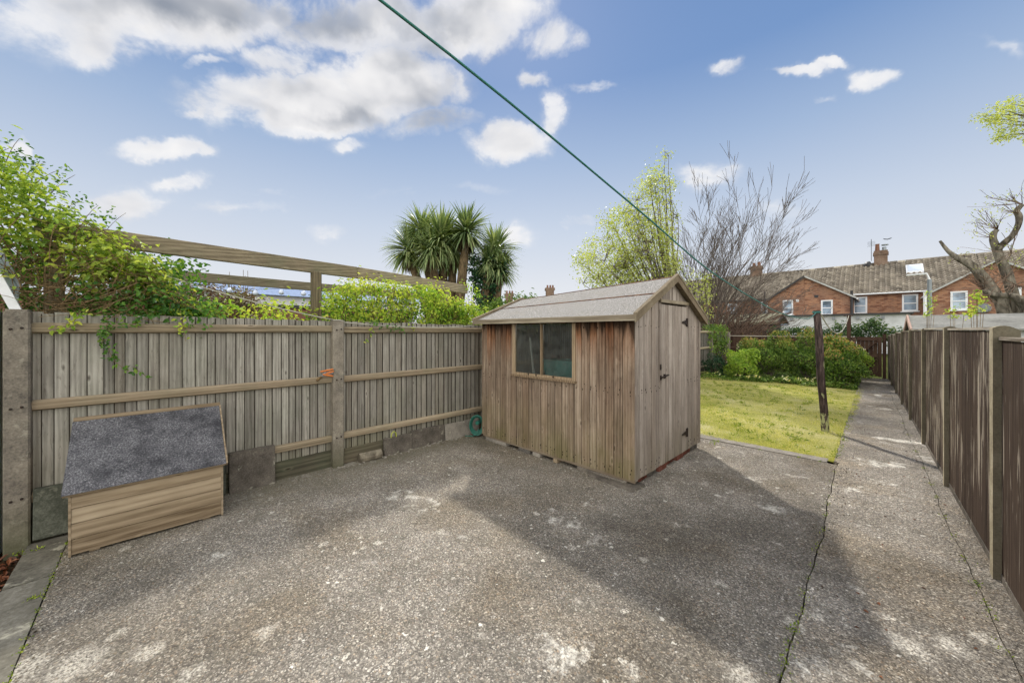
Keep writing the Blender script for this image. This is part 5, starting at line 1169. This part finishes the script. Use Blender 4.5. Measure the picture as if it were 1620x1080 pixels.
# ================================================================== HOUSES
def tiles(mb, x0, x1, ya, za, yb, zb, tw=.30, rows=15, clip=None):
    """roof slope from eave (ya,za) to ridge (yb,zb): rows of curved tiles, x along the eave"""
    nrm = Vector((0, -(zb - za), (yb - ya))).normalized()
    if nrm.z < 0: nrm = -nrm
    ncol = int((x1 - x0) / tw); tw = (x1 - x0) / ncol
    e = Vector((0, ya, za)); r = Vector((0, yb, zb))
    for j in range(rows):
        a = e.lerp(r, j / rows); b = e.lerp(r, (j + 1.12) / rows)
        for i in range(ncol):
            xa = x0 + i * tw
            if clip and not clip(xa + tw / 2, (a.y + b.y) / 2, (a.z + b.z) / 2): continue
            hs = [0.0, .085, .10, .02, .0]; xsn = [0, .16, .42, .60, 1.0]; vs = []
            for hh, xx in zip(hs, xsn): vs.append(Vector((xa + xx * tw, a.y, a.z)) + nrm * (hh + .05))
            for hh, xx in zip(hs, xsn): vs.append(Vector((xa + xx * tw, b.y, b.z)) + nrm * (hh))
            for xx in (0, 1): vs.append(Vector((xa + xx * tw, a.y, a.z)) - nrm * .01)
            n = 5; mb.add(vs, [(q, q + 1, n + q + 1, n + q) for q in range(4)] + [(10, 11, 4, 3, 2, 1, 0)], min(1, max(0, R_.gauss(.5, .12))))
def window(par, x0, x1, z0, z1, y, arch=True):
    w = MB(); t = .10
    w.box(x0, x0 + t, y - .03, y + .03, z0, z1); w.box(x1 - t, x1, y - .03, y + .03, z0, z1); w.box(x0 + t, x1 - t, y - .03, y + .03, z0, z0 + t); w.box(x0 + t, x1 - t, y - .03, y + .03, z1 - t, z1)
    zm = z0 + (z1 - z0) * .47; w.box(x0 + t, x1 - t, y - .04, y + .03, zm - .035, zm + .035)
    o = w.build('window', M['upvc'], par)
    p = MB(); p.box(x0 + t, x1 - t, y - .005, y + .005, z0 + t, zm - .036, .2); p.build('pane', M['hglass'], o)
    p = MB(); p.box(x0 + t, x1 - t, y - .005, y + .005, zm + .036, z1 - t, .8); p.build('pane', M['hglass'], o)
    p = MB(); p.box(x0 - .08, x1 + .08, y - .10, y + .02, z0 - .07, z0 - .002); p.build('sill', M['upvc'], o)
    return o
YM, YW, YR = 41.0, 38.0, 45.0; EZ, RZ = 4.55, 7.4
def chimney(par, px0, px1, pyt, pyb, y, pots, aerial=False):
    a, b = onY(px0, pyt, y), onY(px1, pyt, y); zb = onY((px0 + px1) / 2, pyb, y).z - .5; zt = a.z * .5 + b.z * .5
    c = MB(); c.box(a.x + .06, b.x - .06, y, y + .7, zb, zt - .55); o = c.build('chimney', M['chim'], par)
    c = MB(); c.box(a.x, b.x, y - .06, y + .76, zt - .549, zt - .32); c.box(a.x + .05, b.x - .05, y - .01, y + .71, zt - .319, zt - .16); c.build('chimney_crown', M['chim'], o)
    w = (b.x - a.x)
    for (f, h, mt_) in pots:
        x = a.x + w * f; c = MB(); c.tube([(x, y + .35, zt - .16), (x, y + .35, zt - .16 + h * .85), (x, y + .35, zt - .16 + h)], [.16, .13, .15], 10); c.build('chimney_pot', M[mt_], o)
    if aerial:
        c = MB(); c.tube([(a.x - .1, y, zt - 1.0), (a.x - .1, y, zt + .9)], .02, 5); 
        for k in range(5): c.tube([(a.x - .35, y + .1, zt + .3 + k * .09), (a.x + .15, y - .1, zt + .3 + k * .09)], .010, 4)
        c.build('aerial', M['gutter'], o)
        q = onY(px0 - 9, 418, y); c = MB(); c.tube([q, q + Vector((-.06, -.1, .04))], [.28, .02], 12); c.tube([q, q + Vector((.3, .1, -.35))], .02, 5); c.build('satellite_dish', M['gutter'], o)
def half(px, py, y): return onY(px, py, y)
A1x, A2x = -4.35, 5.2            # wing apex lines (party walls)
WL0, WR0 = -6.85, -1.5           # wing 1
V0, V1 = 2.5, 7.95               # wing 2
WE, WA = 4.25, 6.05
def wing_half(par, xe, xa, white=True):
    """half gable wing from its eave line xe to apex line xa"""
    lo, hi = min(xe, xa), max(xe, xa)
    w = MB()
    if xe < xa: pr = [(xe, 0), (xa, 0), (xa, WA), (xe, WE)]
    else: pr = [(xa, 0), (xe, 0), (xe, WE), (xa, WA)]
    w.prism(pr, YW, YM + .02, 'y'); o = w.build('wing_wall', M['brick'], par)
    # roof slope
    sgn = 1 if xe < xa else -1; t = MB(); xo = xe - sgn * .25; zo = WE - .25 * (WA - WE) / abs(xa - xe)
    P = [(xo, YW - .2, zo + .02), (xa, YW - .2, WA + .02), (xa, YR - 1, WA + .02), (xo, YR - 1, zo + .02)]
    t.hexa([*P, *[(p[0], p[1], p[2] + .09) for p in P]] if sgn > 0 else [P[1], P[0], P[3], P[2], *[(p[0], p[1], p[2] + .09) for p in (P[1], P[0], P[3], P[2])]], .3); t.build('wing_roof', M['tile'], par)
    b = MB(); b.bar((xo, YW - .23, zo - .0), (xa, YW - .23, WA - .0), .05, .11); b.build('bargeboard', M['whitish'] if white else M['gutter'], par)
def terrace(name, x0, x1, label):
    h = thing(name, ((x0 + x1) / 2, YM, 0), label, 'house', 'row of terraced brick houses')
    w = MB(); w.box(x0, x1, YM, YM + 8, 0, EZ - .02); w.build('wall', M['brick'], h)
    t = MB(); tiles(t, x0, x1, YM - .3, EZ, YR, RZ); rf_ = t.build('roof', M['tile'], h)
    t = MB(); t.hexa([(x0, YM - .25, EZ - .06), (x1, YM - .25, EZ - .06), (x1, YR, RZ - .06), (x0, YR, RZ - .06), (x0, YM - .25, EZ - .02), (x1, YM - .25, EZ - .02), (x1, YR, RZ - .02), (x0, YR, RZ - .02)]); t.hexa([(x0, YR, RZ - .06), (x1, YR, RZ - .06), (x1, YR + 4.2, EZ), (x0, YR + 4.2, EZ), (x0, YR, RZ - .02), (x1, YR, RZ - .02), (x1, YR + 4.2, EZ + .05), (x0, YR + 4.2, EZ + .05)]); t.build('roof_deck', M['gutter'], h)
    t = MB(); x = x0
    while x < x1 - .05: e = min(x + .45, x1); t.tube([(x, YR, RZ + .03), (e - .02, YR, RZ + .035)], .13, 8, None); x = e
    t.build('ridge_tiles', M['tile'], rf_)
    g_ = MB(); g_.tube([(x0, YM - .36, EZ - .02), (x1, YM - .36, EZ - .02)], .06, 8); g_.build('gutter', M['upvc'] if x0 > -5 else M['gutter'], h)
    return h
def wpx(par, pl, pr, pt, pb, y): a, b = onY(pl, pt, y), onY(pr, pb, y); return window(par, a.x, b.x, onY((pl + pr) / 2, pb, y).z, onY((pl + pr) / 2, pt, y).z, y - .01)
H0 = terrace('terraced_house', -23.2, -13.8, 'far left brick terraced house mostly hidden behind the bare tree')
H1 = terrace('terraced_house', -13.79, A1x, 'brick terraced house left of the party line, behind navy shed')
H2 = terrace('terraced_house', A1x + .01, A2x, 'middle brick terraced house with skylight and large chimney')
H3 = terrace('terraced_house', A2x + .01, 14.5, 'right hand brick terraced house behind the pollarded tree')
wing_half(H1, WL0, A1x - .005, False); wing_half(H2, WR0, A1x + .005, True); wing_half(H2, V0, A2x - .005); wing_half(H3, V1, A2x + .005)
wpx(H1, 1151, 1166, 480, 500, YM); wpx(H1, 1204, 1214.5, 477, 499, YM); wpx(H1, 1238.4, 1254.8, 474.6, 498, YW); wpx(H2, 1298.9, 1317.5, 474.5, 498, YW)
wpx(H2, 1350, 1372, 469.5, 496, YM); wpx(H2, 1427, 1452.5, 465.5, 492, YM); wpx(H2, 1503.5, 1531, 460.5, 490, YW); wpx(H3, 1592, 1616, 455, 487, YW)
for (px, py) in ((1263.5, 468.5), (1291.5, 468.5)): q = onY(px, py, YW); v_ = MB(); v_.box(q.x - .13, q.x + .13, YW - .015, YW + .01, q.z - .1, q.z + .1); v_.build('air_vent', M['gutter'] if px > 1280 else M['terra'], H1 if px < 1272 else H2)
q = onY(1261.5, 475.5, YW); v_ = MB(); v_.box(q.x - .1, q.x + .1, YW - .03, YW, q.z - .1, q.z + .1); v_.build('air_vent', M['upvc'], H1)
def pipe(par, px, pt, pb, y, m, r=.05): a, b = onY(px, pt, y), onY(px, pb, y); c = MB(); c.tube([(a.x, y - .08, a.z), (a.x, y - .08, b.z)], r, 8); c.build('downpipe', M[m], par)
pipe(H1, 1210, 462, 500, YW - .3, 'gutter', .06); pipe(H2, 1347.5, 460, 499, YW - .05, 'gutter', .08); pipe(H2, 1463.5, 462, 497, YW, 'upvc', .09)
# soil pipe elbow and gutters on wing eaves
for (par, xe, sgn) in ((H1, WL0 - .3, -1), (H2, WR0 + .3, 1), (H2, V0 - .3, -1), (H3, V1 + .3, 1)):
    c = MB(); c.tube([(xe, YW - .2, WE - .22), (xe, YM, WE - .22)], .06, 8); c.build('gutter', M['upvc'] if par is not H1 else M['gutter'], par)
# skylight
s0, s1 = onY(1436, 427, YR - 1.35), onY(1458, 427, YR - 1.35); k_ = (RZ - EZ) / (YR - YM + .3)
def rp(x, y, h): return (x, y, EZ + (y - (YM - .3)) * k_ + h)
c = MB(); c.hexa([rp(s0.x - .1, 43.1, .02), rp(s1.x + .1, 43.1, .02), rp(s1.x + .1, 44.2, .02), rp(s0.x - .1, 44.2, .02), rp(s0.x - .1, 43.1, .16), rp(s1.x + .1, 43.1, .16), rp(s1.x + .1, 44.2, .16), rp(s0.x - .1, 44.2, .16)]); sk = c.build('skylight', M['upvc'], H2)
c = MB(); c.hexa([rp(s0.x, 43.2, .165), rp(s1.x, 43.2, .165), rp(s1.x, 44.1, .165), rp(s0.x, 44.1, .165), rp(s0.x, 43.2, .175), rp(s1.x, 43.2, .175), rp(s1.x, 44.1, .175), rp(s0.x, 44.1, .175)]); c.build('pane', M['sky_glass'], sk)
chimney(H1, 1186, 1205, 418, 438, YR - .3, [(.3, .35, 'terra'), (.72, .42, 'terra')]); chimney(H2, 1381, 1406, 393, 425, YR - .3, [(.28, .62, 'terra'), (.72, .28, 'grey_metal')], True)
c = MB(); c.tube([(onY(1400, 388, YR).x, YR + .05, onY(1400, 388, YR).z), (onY(1400, 388, YR).x, YR + .05, onY(1400, 386.5, YR).z)], .22, 10); c.build('chimney_cowl', M['grey_metal'], H2)
# raised party coping on the roof at A2x
c = MB(); c.bar((A2x - .9, YR, RZ + .12), (A2x - .2, YR, RZ + .12), .3, .12); c.build('ridge_coping', M['tile'], H2)
# bird above the chimney
mb = MB(); q = onY(1404, 378, 40); mb.add([q, q + Vector((-.25, 0, .08)), q + Vector((-.18, .05, .0)), q + Vector((0, .05, -.05)), q + Vector((.18, .05, .0)), q + Vector((.25, 0, .08))], [(0, 1, 2, 3), (0, 3, 4, 5)]); mb.tube([q + Vector((-.0, -.14, -.02)), q + Vector((0, 0, -.02)), q + Vector((0, .16, -.02))], [.01, .04, .012], 6)
tag(mb.build('bird', M['gutter']), 'small dark bird flying above the large chimney', 'bird')
# white single-storey extension
we = thing('white_extension', (-3.3, 36, 0), 'white rendered single storey building below the brick gables', 'building')
xa, xb = onY(1178, 510, 36).x, onY(1440, 510, 36).x
mb = MB(); mb.box(xa, xb, 36, 37.9, 0, 2.72); mb.build('wall', M['white_wall'], we); mb = MB(); mb.box(xa - .1, xb + .15, 35.75, 37.95, 2.721, 2.83); mb.build('flat_roof', M['gutter'], we)
for px in (1252, 1319, 1357, 1397): q = onY(px, 503, 36); mb = MB(); mb.box(q.x - .08, q.x + .08, 35.8, 35.99, 2.42, 2.62); mb.build('bracket', M['greyp'], we)
q = onY(1238, 507, 36); mb = MB(); mb.box(q.x - .4, q.x + .4, 35.94, 35.98, 2.0, 2.3); mb.build('window_opening', M['hglass'], we)
# grey pipe with arm (chimney flue / lamp arm)
a = onY(1470.5, 442, 30); b = onY(1434, 435.5, 30); mb = MB(); tall = thing('lamp_post', (a.x, 30, 0), 'tall plain grey lamp post with long thin arm before houses', 'lamp post')
mb.tube([(a.x, 30, 0), (a.x, 30, a.z)], [.11, .09], 10); mb.build('pole', M['grey_metal'], tall); mb = MB(); mb.tube([(a.x, 30, a.z - .02), (a.x - .1, 30, a.z + .33), (b.x, 30, b.z)], [.05, .05, .04], 8); mb.build('arm', M['upvc'], tall)
# aerial mast on right
# satellite dish on wing wall 2
q = onY(1556, 488, YW - .3); mb = MB(); mb.tube([q, q + Vector((-.05, -.12, .03))], [.33, .30], 14); mb.tube([q, q + Vector((.05, .3, -.1))], .03, 5); mb.build('satellite_dish', M['greyp'], H2)
# two far chimneys seen over the shed roof, each on its house
for (px0, px1, pt, lab) in ((798, 813, 461, 'distant house showing only its left hand chimney above the shed roof'), (863, 878, 452, 'distant house whose ivy topped chimney shows right of first one')):
    a, b = onD(px0, pt, 38), onD(px1, pt, 38); h = thing('distant_house', (a.x, a.y, 0), lab, 'house', 'distant houses behind the shed')
    zt = a.z; c = MB(); w = (b - a); w.z = 0; n_ = FW * .9
    zr = onD(px0, pt + 16, 38).z
    def bx4(c, p, q, dpt, z0, z1): c.hexa([(*p.xy, z0), (*q.xy, z0), (*(q + dpt).xy, z0), (*(p + dpt).xy, z0), (*p.xy, z1), (*q.xy, z1), (*(q + dpt).xy, z1), (*(p + dpt).xy, z1)])
    bx4(c, a + w * .1, b - w * .1, n_, zr - .6, zt - .45); ch = c.build('chimney', M['chim'], h); c = MB(); bx4(c, a, b, n_, zt - .449, zt - .2); c.build('chimney_crown', M['chim'], ch)
    for f in (.25, .55, .82):
        p_ = a + w * f + n_ * .5; c = MB(); c.tube([(p_.x, p_.y, zt - .2), (p_.x, p_.y, zt + .12)], [.11, .09], 7); c.build('chimney_pot', M['terra'], ch)
    p0, p1 = a - w * 3.0, b + w * 2.2; c = MB(); bx4(c, p0, p1, FW * 7, 0, zr - 1.6); c.build('wall', M['brick'], h)
    c = MB(); m0, m1 = p0 + FW * 3.5, p1 + FW * 3.5; q0, q1 = p0 + FW * 7, p1 + FW * 7
    c.add([(*p0.xy, zr - 1.6), (*p1.xy, zr - 1.6), (*m1.xy, zr), (*m0.xy, zr), (*q1.xy, zr - 1.6), (*q0.xy, zr - 1.6)], [(0, 1, 2, 3), (3, 2, 4, 5), (0, 3, 5), (1, 4, 2)], .4); c.build('roof', M['tile'], h)

# ================================================================== CAMERA, WORLD, SUN
cam = bpy.data.cameras.new('camera'); co = bpy.data.objects.new('camera', cam); COL.objects.link(co)
cam.sensor_width = 36; cam.lens = F_PX / 1620 * 36; cam.clip_end = 3000; cam.clip_start = .05
cam.shift_y = -(540 - HY) / 1620
co.location = (0, 0, CH); co.rotation_euler = (math.radians(90), 0, TH); scene.camera = co

SUN_EL = math.radians(43.0); sun_dir = Vector((-.705, .71, 0)).normalized() * math.cos(SUN_EL) + Vector((0, 0, math.sin(SUN_EL)))
sl = bpy.data.lights.new('sun', 'SUN'); sl.energy = 3.6; sl.angle = math.radians(2.0); sl.color = (1.0, .95, .87)
so = bpy.data.objects.new('sun', sl); COL.objects.link(so); so.rotation_euler = sun_dir.to_track_quat('Z', 'Y').to_euler(); so.location = (0, 0, 20)

w = bpy.data.worlds.new('World'); scene.world = w; w.use_nodes = True
class W(N):
    def __init__(s, tree): s.t = tree; s.n = tree.nodes; s.l = tree.links
BACK_FILL = 22.0
wn = W(w.node_tree); bg = wn.n['Background']
sky = wn.node('ShaderNodeTexSky', sky_type='NISHITA'); sky.sun_disc = False; sky.sun_elevation = SUN_EL; sky.sun_rotation = math.atan2(sun_dir.x, sun_dir.y)
sky.air_density = 1.0; sky.dust_density = 1.6; sky.ozone_density = 2.0
D_ = wn.node('ShaderNodeTexCoord').outputs['Generated']; sp = wn.sep(D_)
az = wn.math('ARCTAN2', sp[0], sp[1]); el = wn.math('ARCSINE', sp[2])
n1 = wn.noise(wn.vmath('MULTIPLY', D_, (1, 1, 1.6)), 5.5, 9, .62, .25); n1c = wn.noise(D_, 7.0, 5, .6, 0, 'Color')
Dd = wn.vmath('ADD', D_, wn.vmath('MULTIPLY', wn.vmath('SUBTRACT', n1c, (.5, .5, .5)), (.13, .13, .10)))
blobs = [(260, 30, 190, 55, 1.0), (150, 62, 70, 34, .8), (430, 20, 60, 35, .7), (600, 125, 85, 44, 1.25), (500, 158, 130, 40, 1.25), (400, 165, 80, 38, 1.0), (310, 182, 30, 10, .6), (650, 145, 80, 38, .9), (440, 92, 70, 22, .55),
         (600, 45, 170, 45, .75), (750, 30, 100, 45, 1.0), (870, 60, 45, 34, .75), (800, 228, 55, 26, 1.0), (866, 180, 18, 34, .6), (690, 192, 65, 26, .75), (255, 238, 62, 15, .9), (845, 125, 20, 14, .6),
         (290, 290, 44, 12, .5), (190, 322, 60, 24, .7), (1146, 115, 24, 14, .42), (1262, 108, 46, 10, .5), (1312, 100, 32, 9, .55), (1385, 126, 36, 16, .72), (1115, 278, 55, 22, .5), (925, 350, 36, 14, .5), (70, 330, 60, 16, .35), (1200, 330, 70, 10, .25), (400, 330, 80, 9, .3), (700, 300, 90, 8, .22), (520, 368, 28, 16, .45),
         (545, 220, 30, 12, .4), (28, 236, 18, 15, .65), (935, 138, 45, 9, .45), (815, 372, 30, 16, .4), (450, 310, 60, 10, .28), (1300, 155, 22, 8, .3), (1570, 75, 40, 10, .28), (330, 102, 32, 9, .55)]
dens = None
def add_blob(c, a, b, wt, flat=.25):
    global dens
    v = wn.vmath('SUBTRACT', Dd, tuple(c))
    def dt(q):
        x = wn.node('ShaderNodeVectorMath', operation='DOT_PRODUCT'); wn.l.new(v, x.inputs[0]); x.inputs[1].default_value = tuple(q); return x.outputs['Value']
    cv_ = Vector(c); da = b.cross(cv_); da = da / a.dot(da); db = cv_.cross(a); db = db / b.dot(db)
    ln = wn.node('ShaderNodeVectorMath', operation='LENGTH'); wn.l.new(wn.comb(dt(da), dt(db), 0.0), ln.inputs[0])
    d3 = wn.node('ShaderNodeVectorMath', operation='LENGTH'); wn.l.new(v, d3.inputs[0])
    mr = wn.node('ShaderNodeMapRange', interpolation_type='SMOOTHSTEP'); wn.l.new(ln.outputs['Value'], mr.inputs[0]); mr.inputs[1].default_value = 1.75; mr.inputs[2].default_value = flat; mr.inputs[3].default_value = 0; mr.inputs[4].default_value = wt
    o_ = wn.math('MULTIPLY', mr.outputs[0], wn.math('LESS_THAN', d3.outputs['Value'], 1.0))
    dens = o_ if dens is None else wn.math('MAXIMUM', dens, o_)
for (px, py, rx, ry, wt) in blobs:
    c = ray(px, py).normalized(); add_blob(c, (ray(px + rx, py).normalized() - c), (ray(px, py - ry).normalized() - c), wt)
# unseen bright cloud bank added behind and above the camera as fill light
for (cv, r, wt) in [((.65, -.65, .42), .62, 1.2), ((-.1, -.9, .5), .5, 1.2), ((.95, .1, .45), .5, 1.1), ((.3, -.35, .9), .5, 1.1), ((-.45, -.9, .3), .35, 1.1)]:
    c = Vector(cv).normalized(); a = c.cross(Vector((0, 0, 1))).normalized() * r; b = c.cross(a).normalized() * r; add_blob(c, a, b, wt, .5)
# grey undersides of the thicker clouds
cdens, dens = dens, None
for (px, py, rx, ry, wt) in [(330, 15, 150, 34, 1.0), (590, 35, 150, 34, 1.0), (700, 195, 70, 30, .9), (700, 150, 75, 34, .8), (560, 185, 120, 16, .7), (640, 75, 60, 40, .6), (800, 90, 60, 25, .5), (450, 120, 50, 25, .4)]:
    c = ray(px, py).normalized(); add_blob(c, (ray(px + rx, py).normalized() - c), (ray(px, py - ry).normalized() - c), wt)
gdens, dens = dens, cdens
dn = wn.math('ADD', dens, wn.math('MULTIPLY_ADD', n1, 2.1, -1.16))
dn = wn.math('MULTIPLY', dn, wn.ramp(dens, [(0.0, 0.0), (.3, 1.0)]))
cov = wn.ramp(dn, [(.0, 0.0), (.22, .22), (.5, .8), (.85, 1.0)])
n1s = wn.noise(wn.vmath('MULTIPLY', D_, (1, 1, 1.6)), 8.0, 2.5, .5, .3)
n2 = wn.noise(wn.vmath('MULTIPLY', wn.vmath('ADD', D_, (-.012, .012, .05)), (1, 1, 1.6)), 8.0, 2.5, .5, .3)
rel = wn.math('SUBTRACT', n1s, n2)
thick = wn.ramp(wn.math('MULTIPLY_ADD', dens, .75, wn.math('MULTIPLY', n1s, .35)), [(.45, 0.0), (1.0, 1.0)])
shade = wn.math('ADD', wn.math('MULTIPLY', thick, .30), wn.math('MULTIPLY', rel, -1.2))
shade = wn.math('ADD', shade, wn.math('MULTIPLY', gdens, .62), None, True)
ccol = wn.ramp(shade, [(0.0, (9.4, 9.3, 9.3, 1)), (.35, (7.9, 7.9, 8.1, 1)), (1.0, (3.0, 3.35, 4.0, 1))])
back = wn.ramp(wn.math('MULTIPLY_ADD', wn.math('MULTIPLY_ADD', sp[0], .705, wn.math('MULTIPLY', sp[1], -.71)), .5, .5), [(.5, 0.0), (.7, 1.0)])
ccol = wn.mix(back, ccol, (BACK_FILL, BACK_FILL * .99, BACK_FILL * .96, 1))  # clouds out of view behind the camera brightened as added fill
grad = wn.ramp(sp[2], [(0.0, (8.3, 8.5, 8.9, 1)), (.12, (7.6, 7.9, 8.5, 1)), (.26, (5.9, 6.7, 8.0, 1)), (.42, (3.6, 4.85, 7.0, 1)), (.56, (1.8, 3.15, 5.9, 1)), (1.0, (.9, 2.0, 4.8, 1))])
skc = wn.mix(.95, sky.outputs[0], grad)
fin = wn.mix(cov, skc, ccol)
wn.l.new(fin, bg.inputs[0]); bg.inputs[1].default_value = .10

scene.view_settings.view_transform = 'Standard'; scene.view_settings.look = 'None'; scene.view_settings.exposure = 0; scene.view_settings.gamma = 1
scene.render.engine = 'CYCLES'; scene.cycles.use_denoising = True
scene.cycles.max_bounces = 5; scene.cycles.transparent_max_bounces = 12; scene.cycles.diffuse_bounces = 3; scene.cycles.glossy_bounces = 3
scene.cycles.use_adaptive_sampling = True; scene.cycles.adaptive_threshold = .03
scene.render.use_persistent_data = False
for o in scene.objects:
    if '_o' in o: del o['_o']
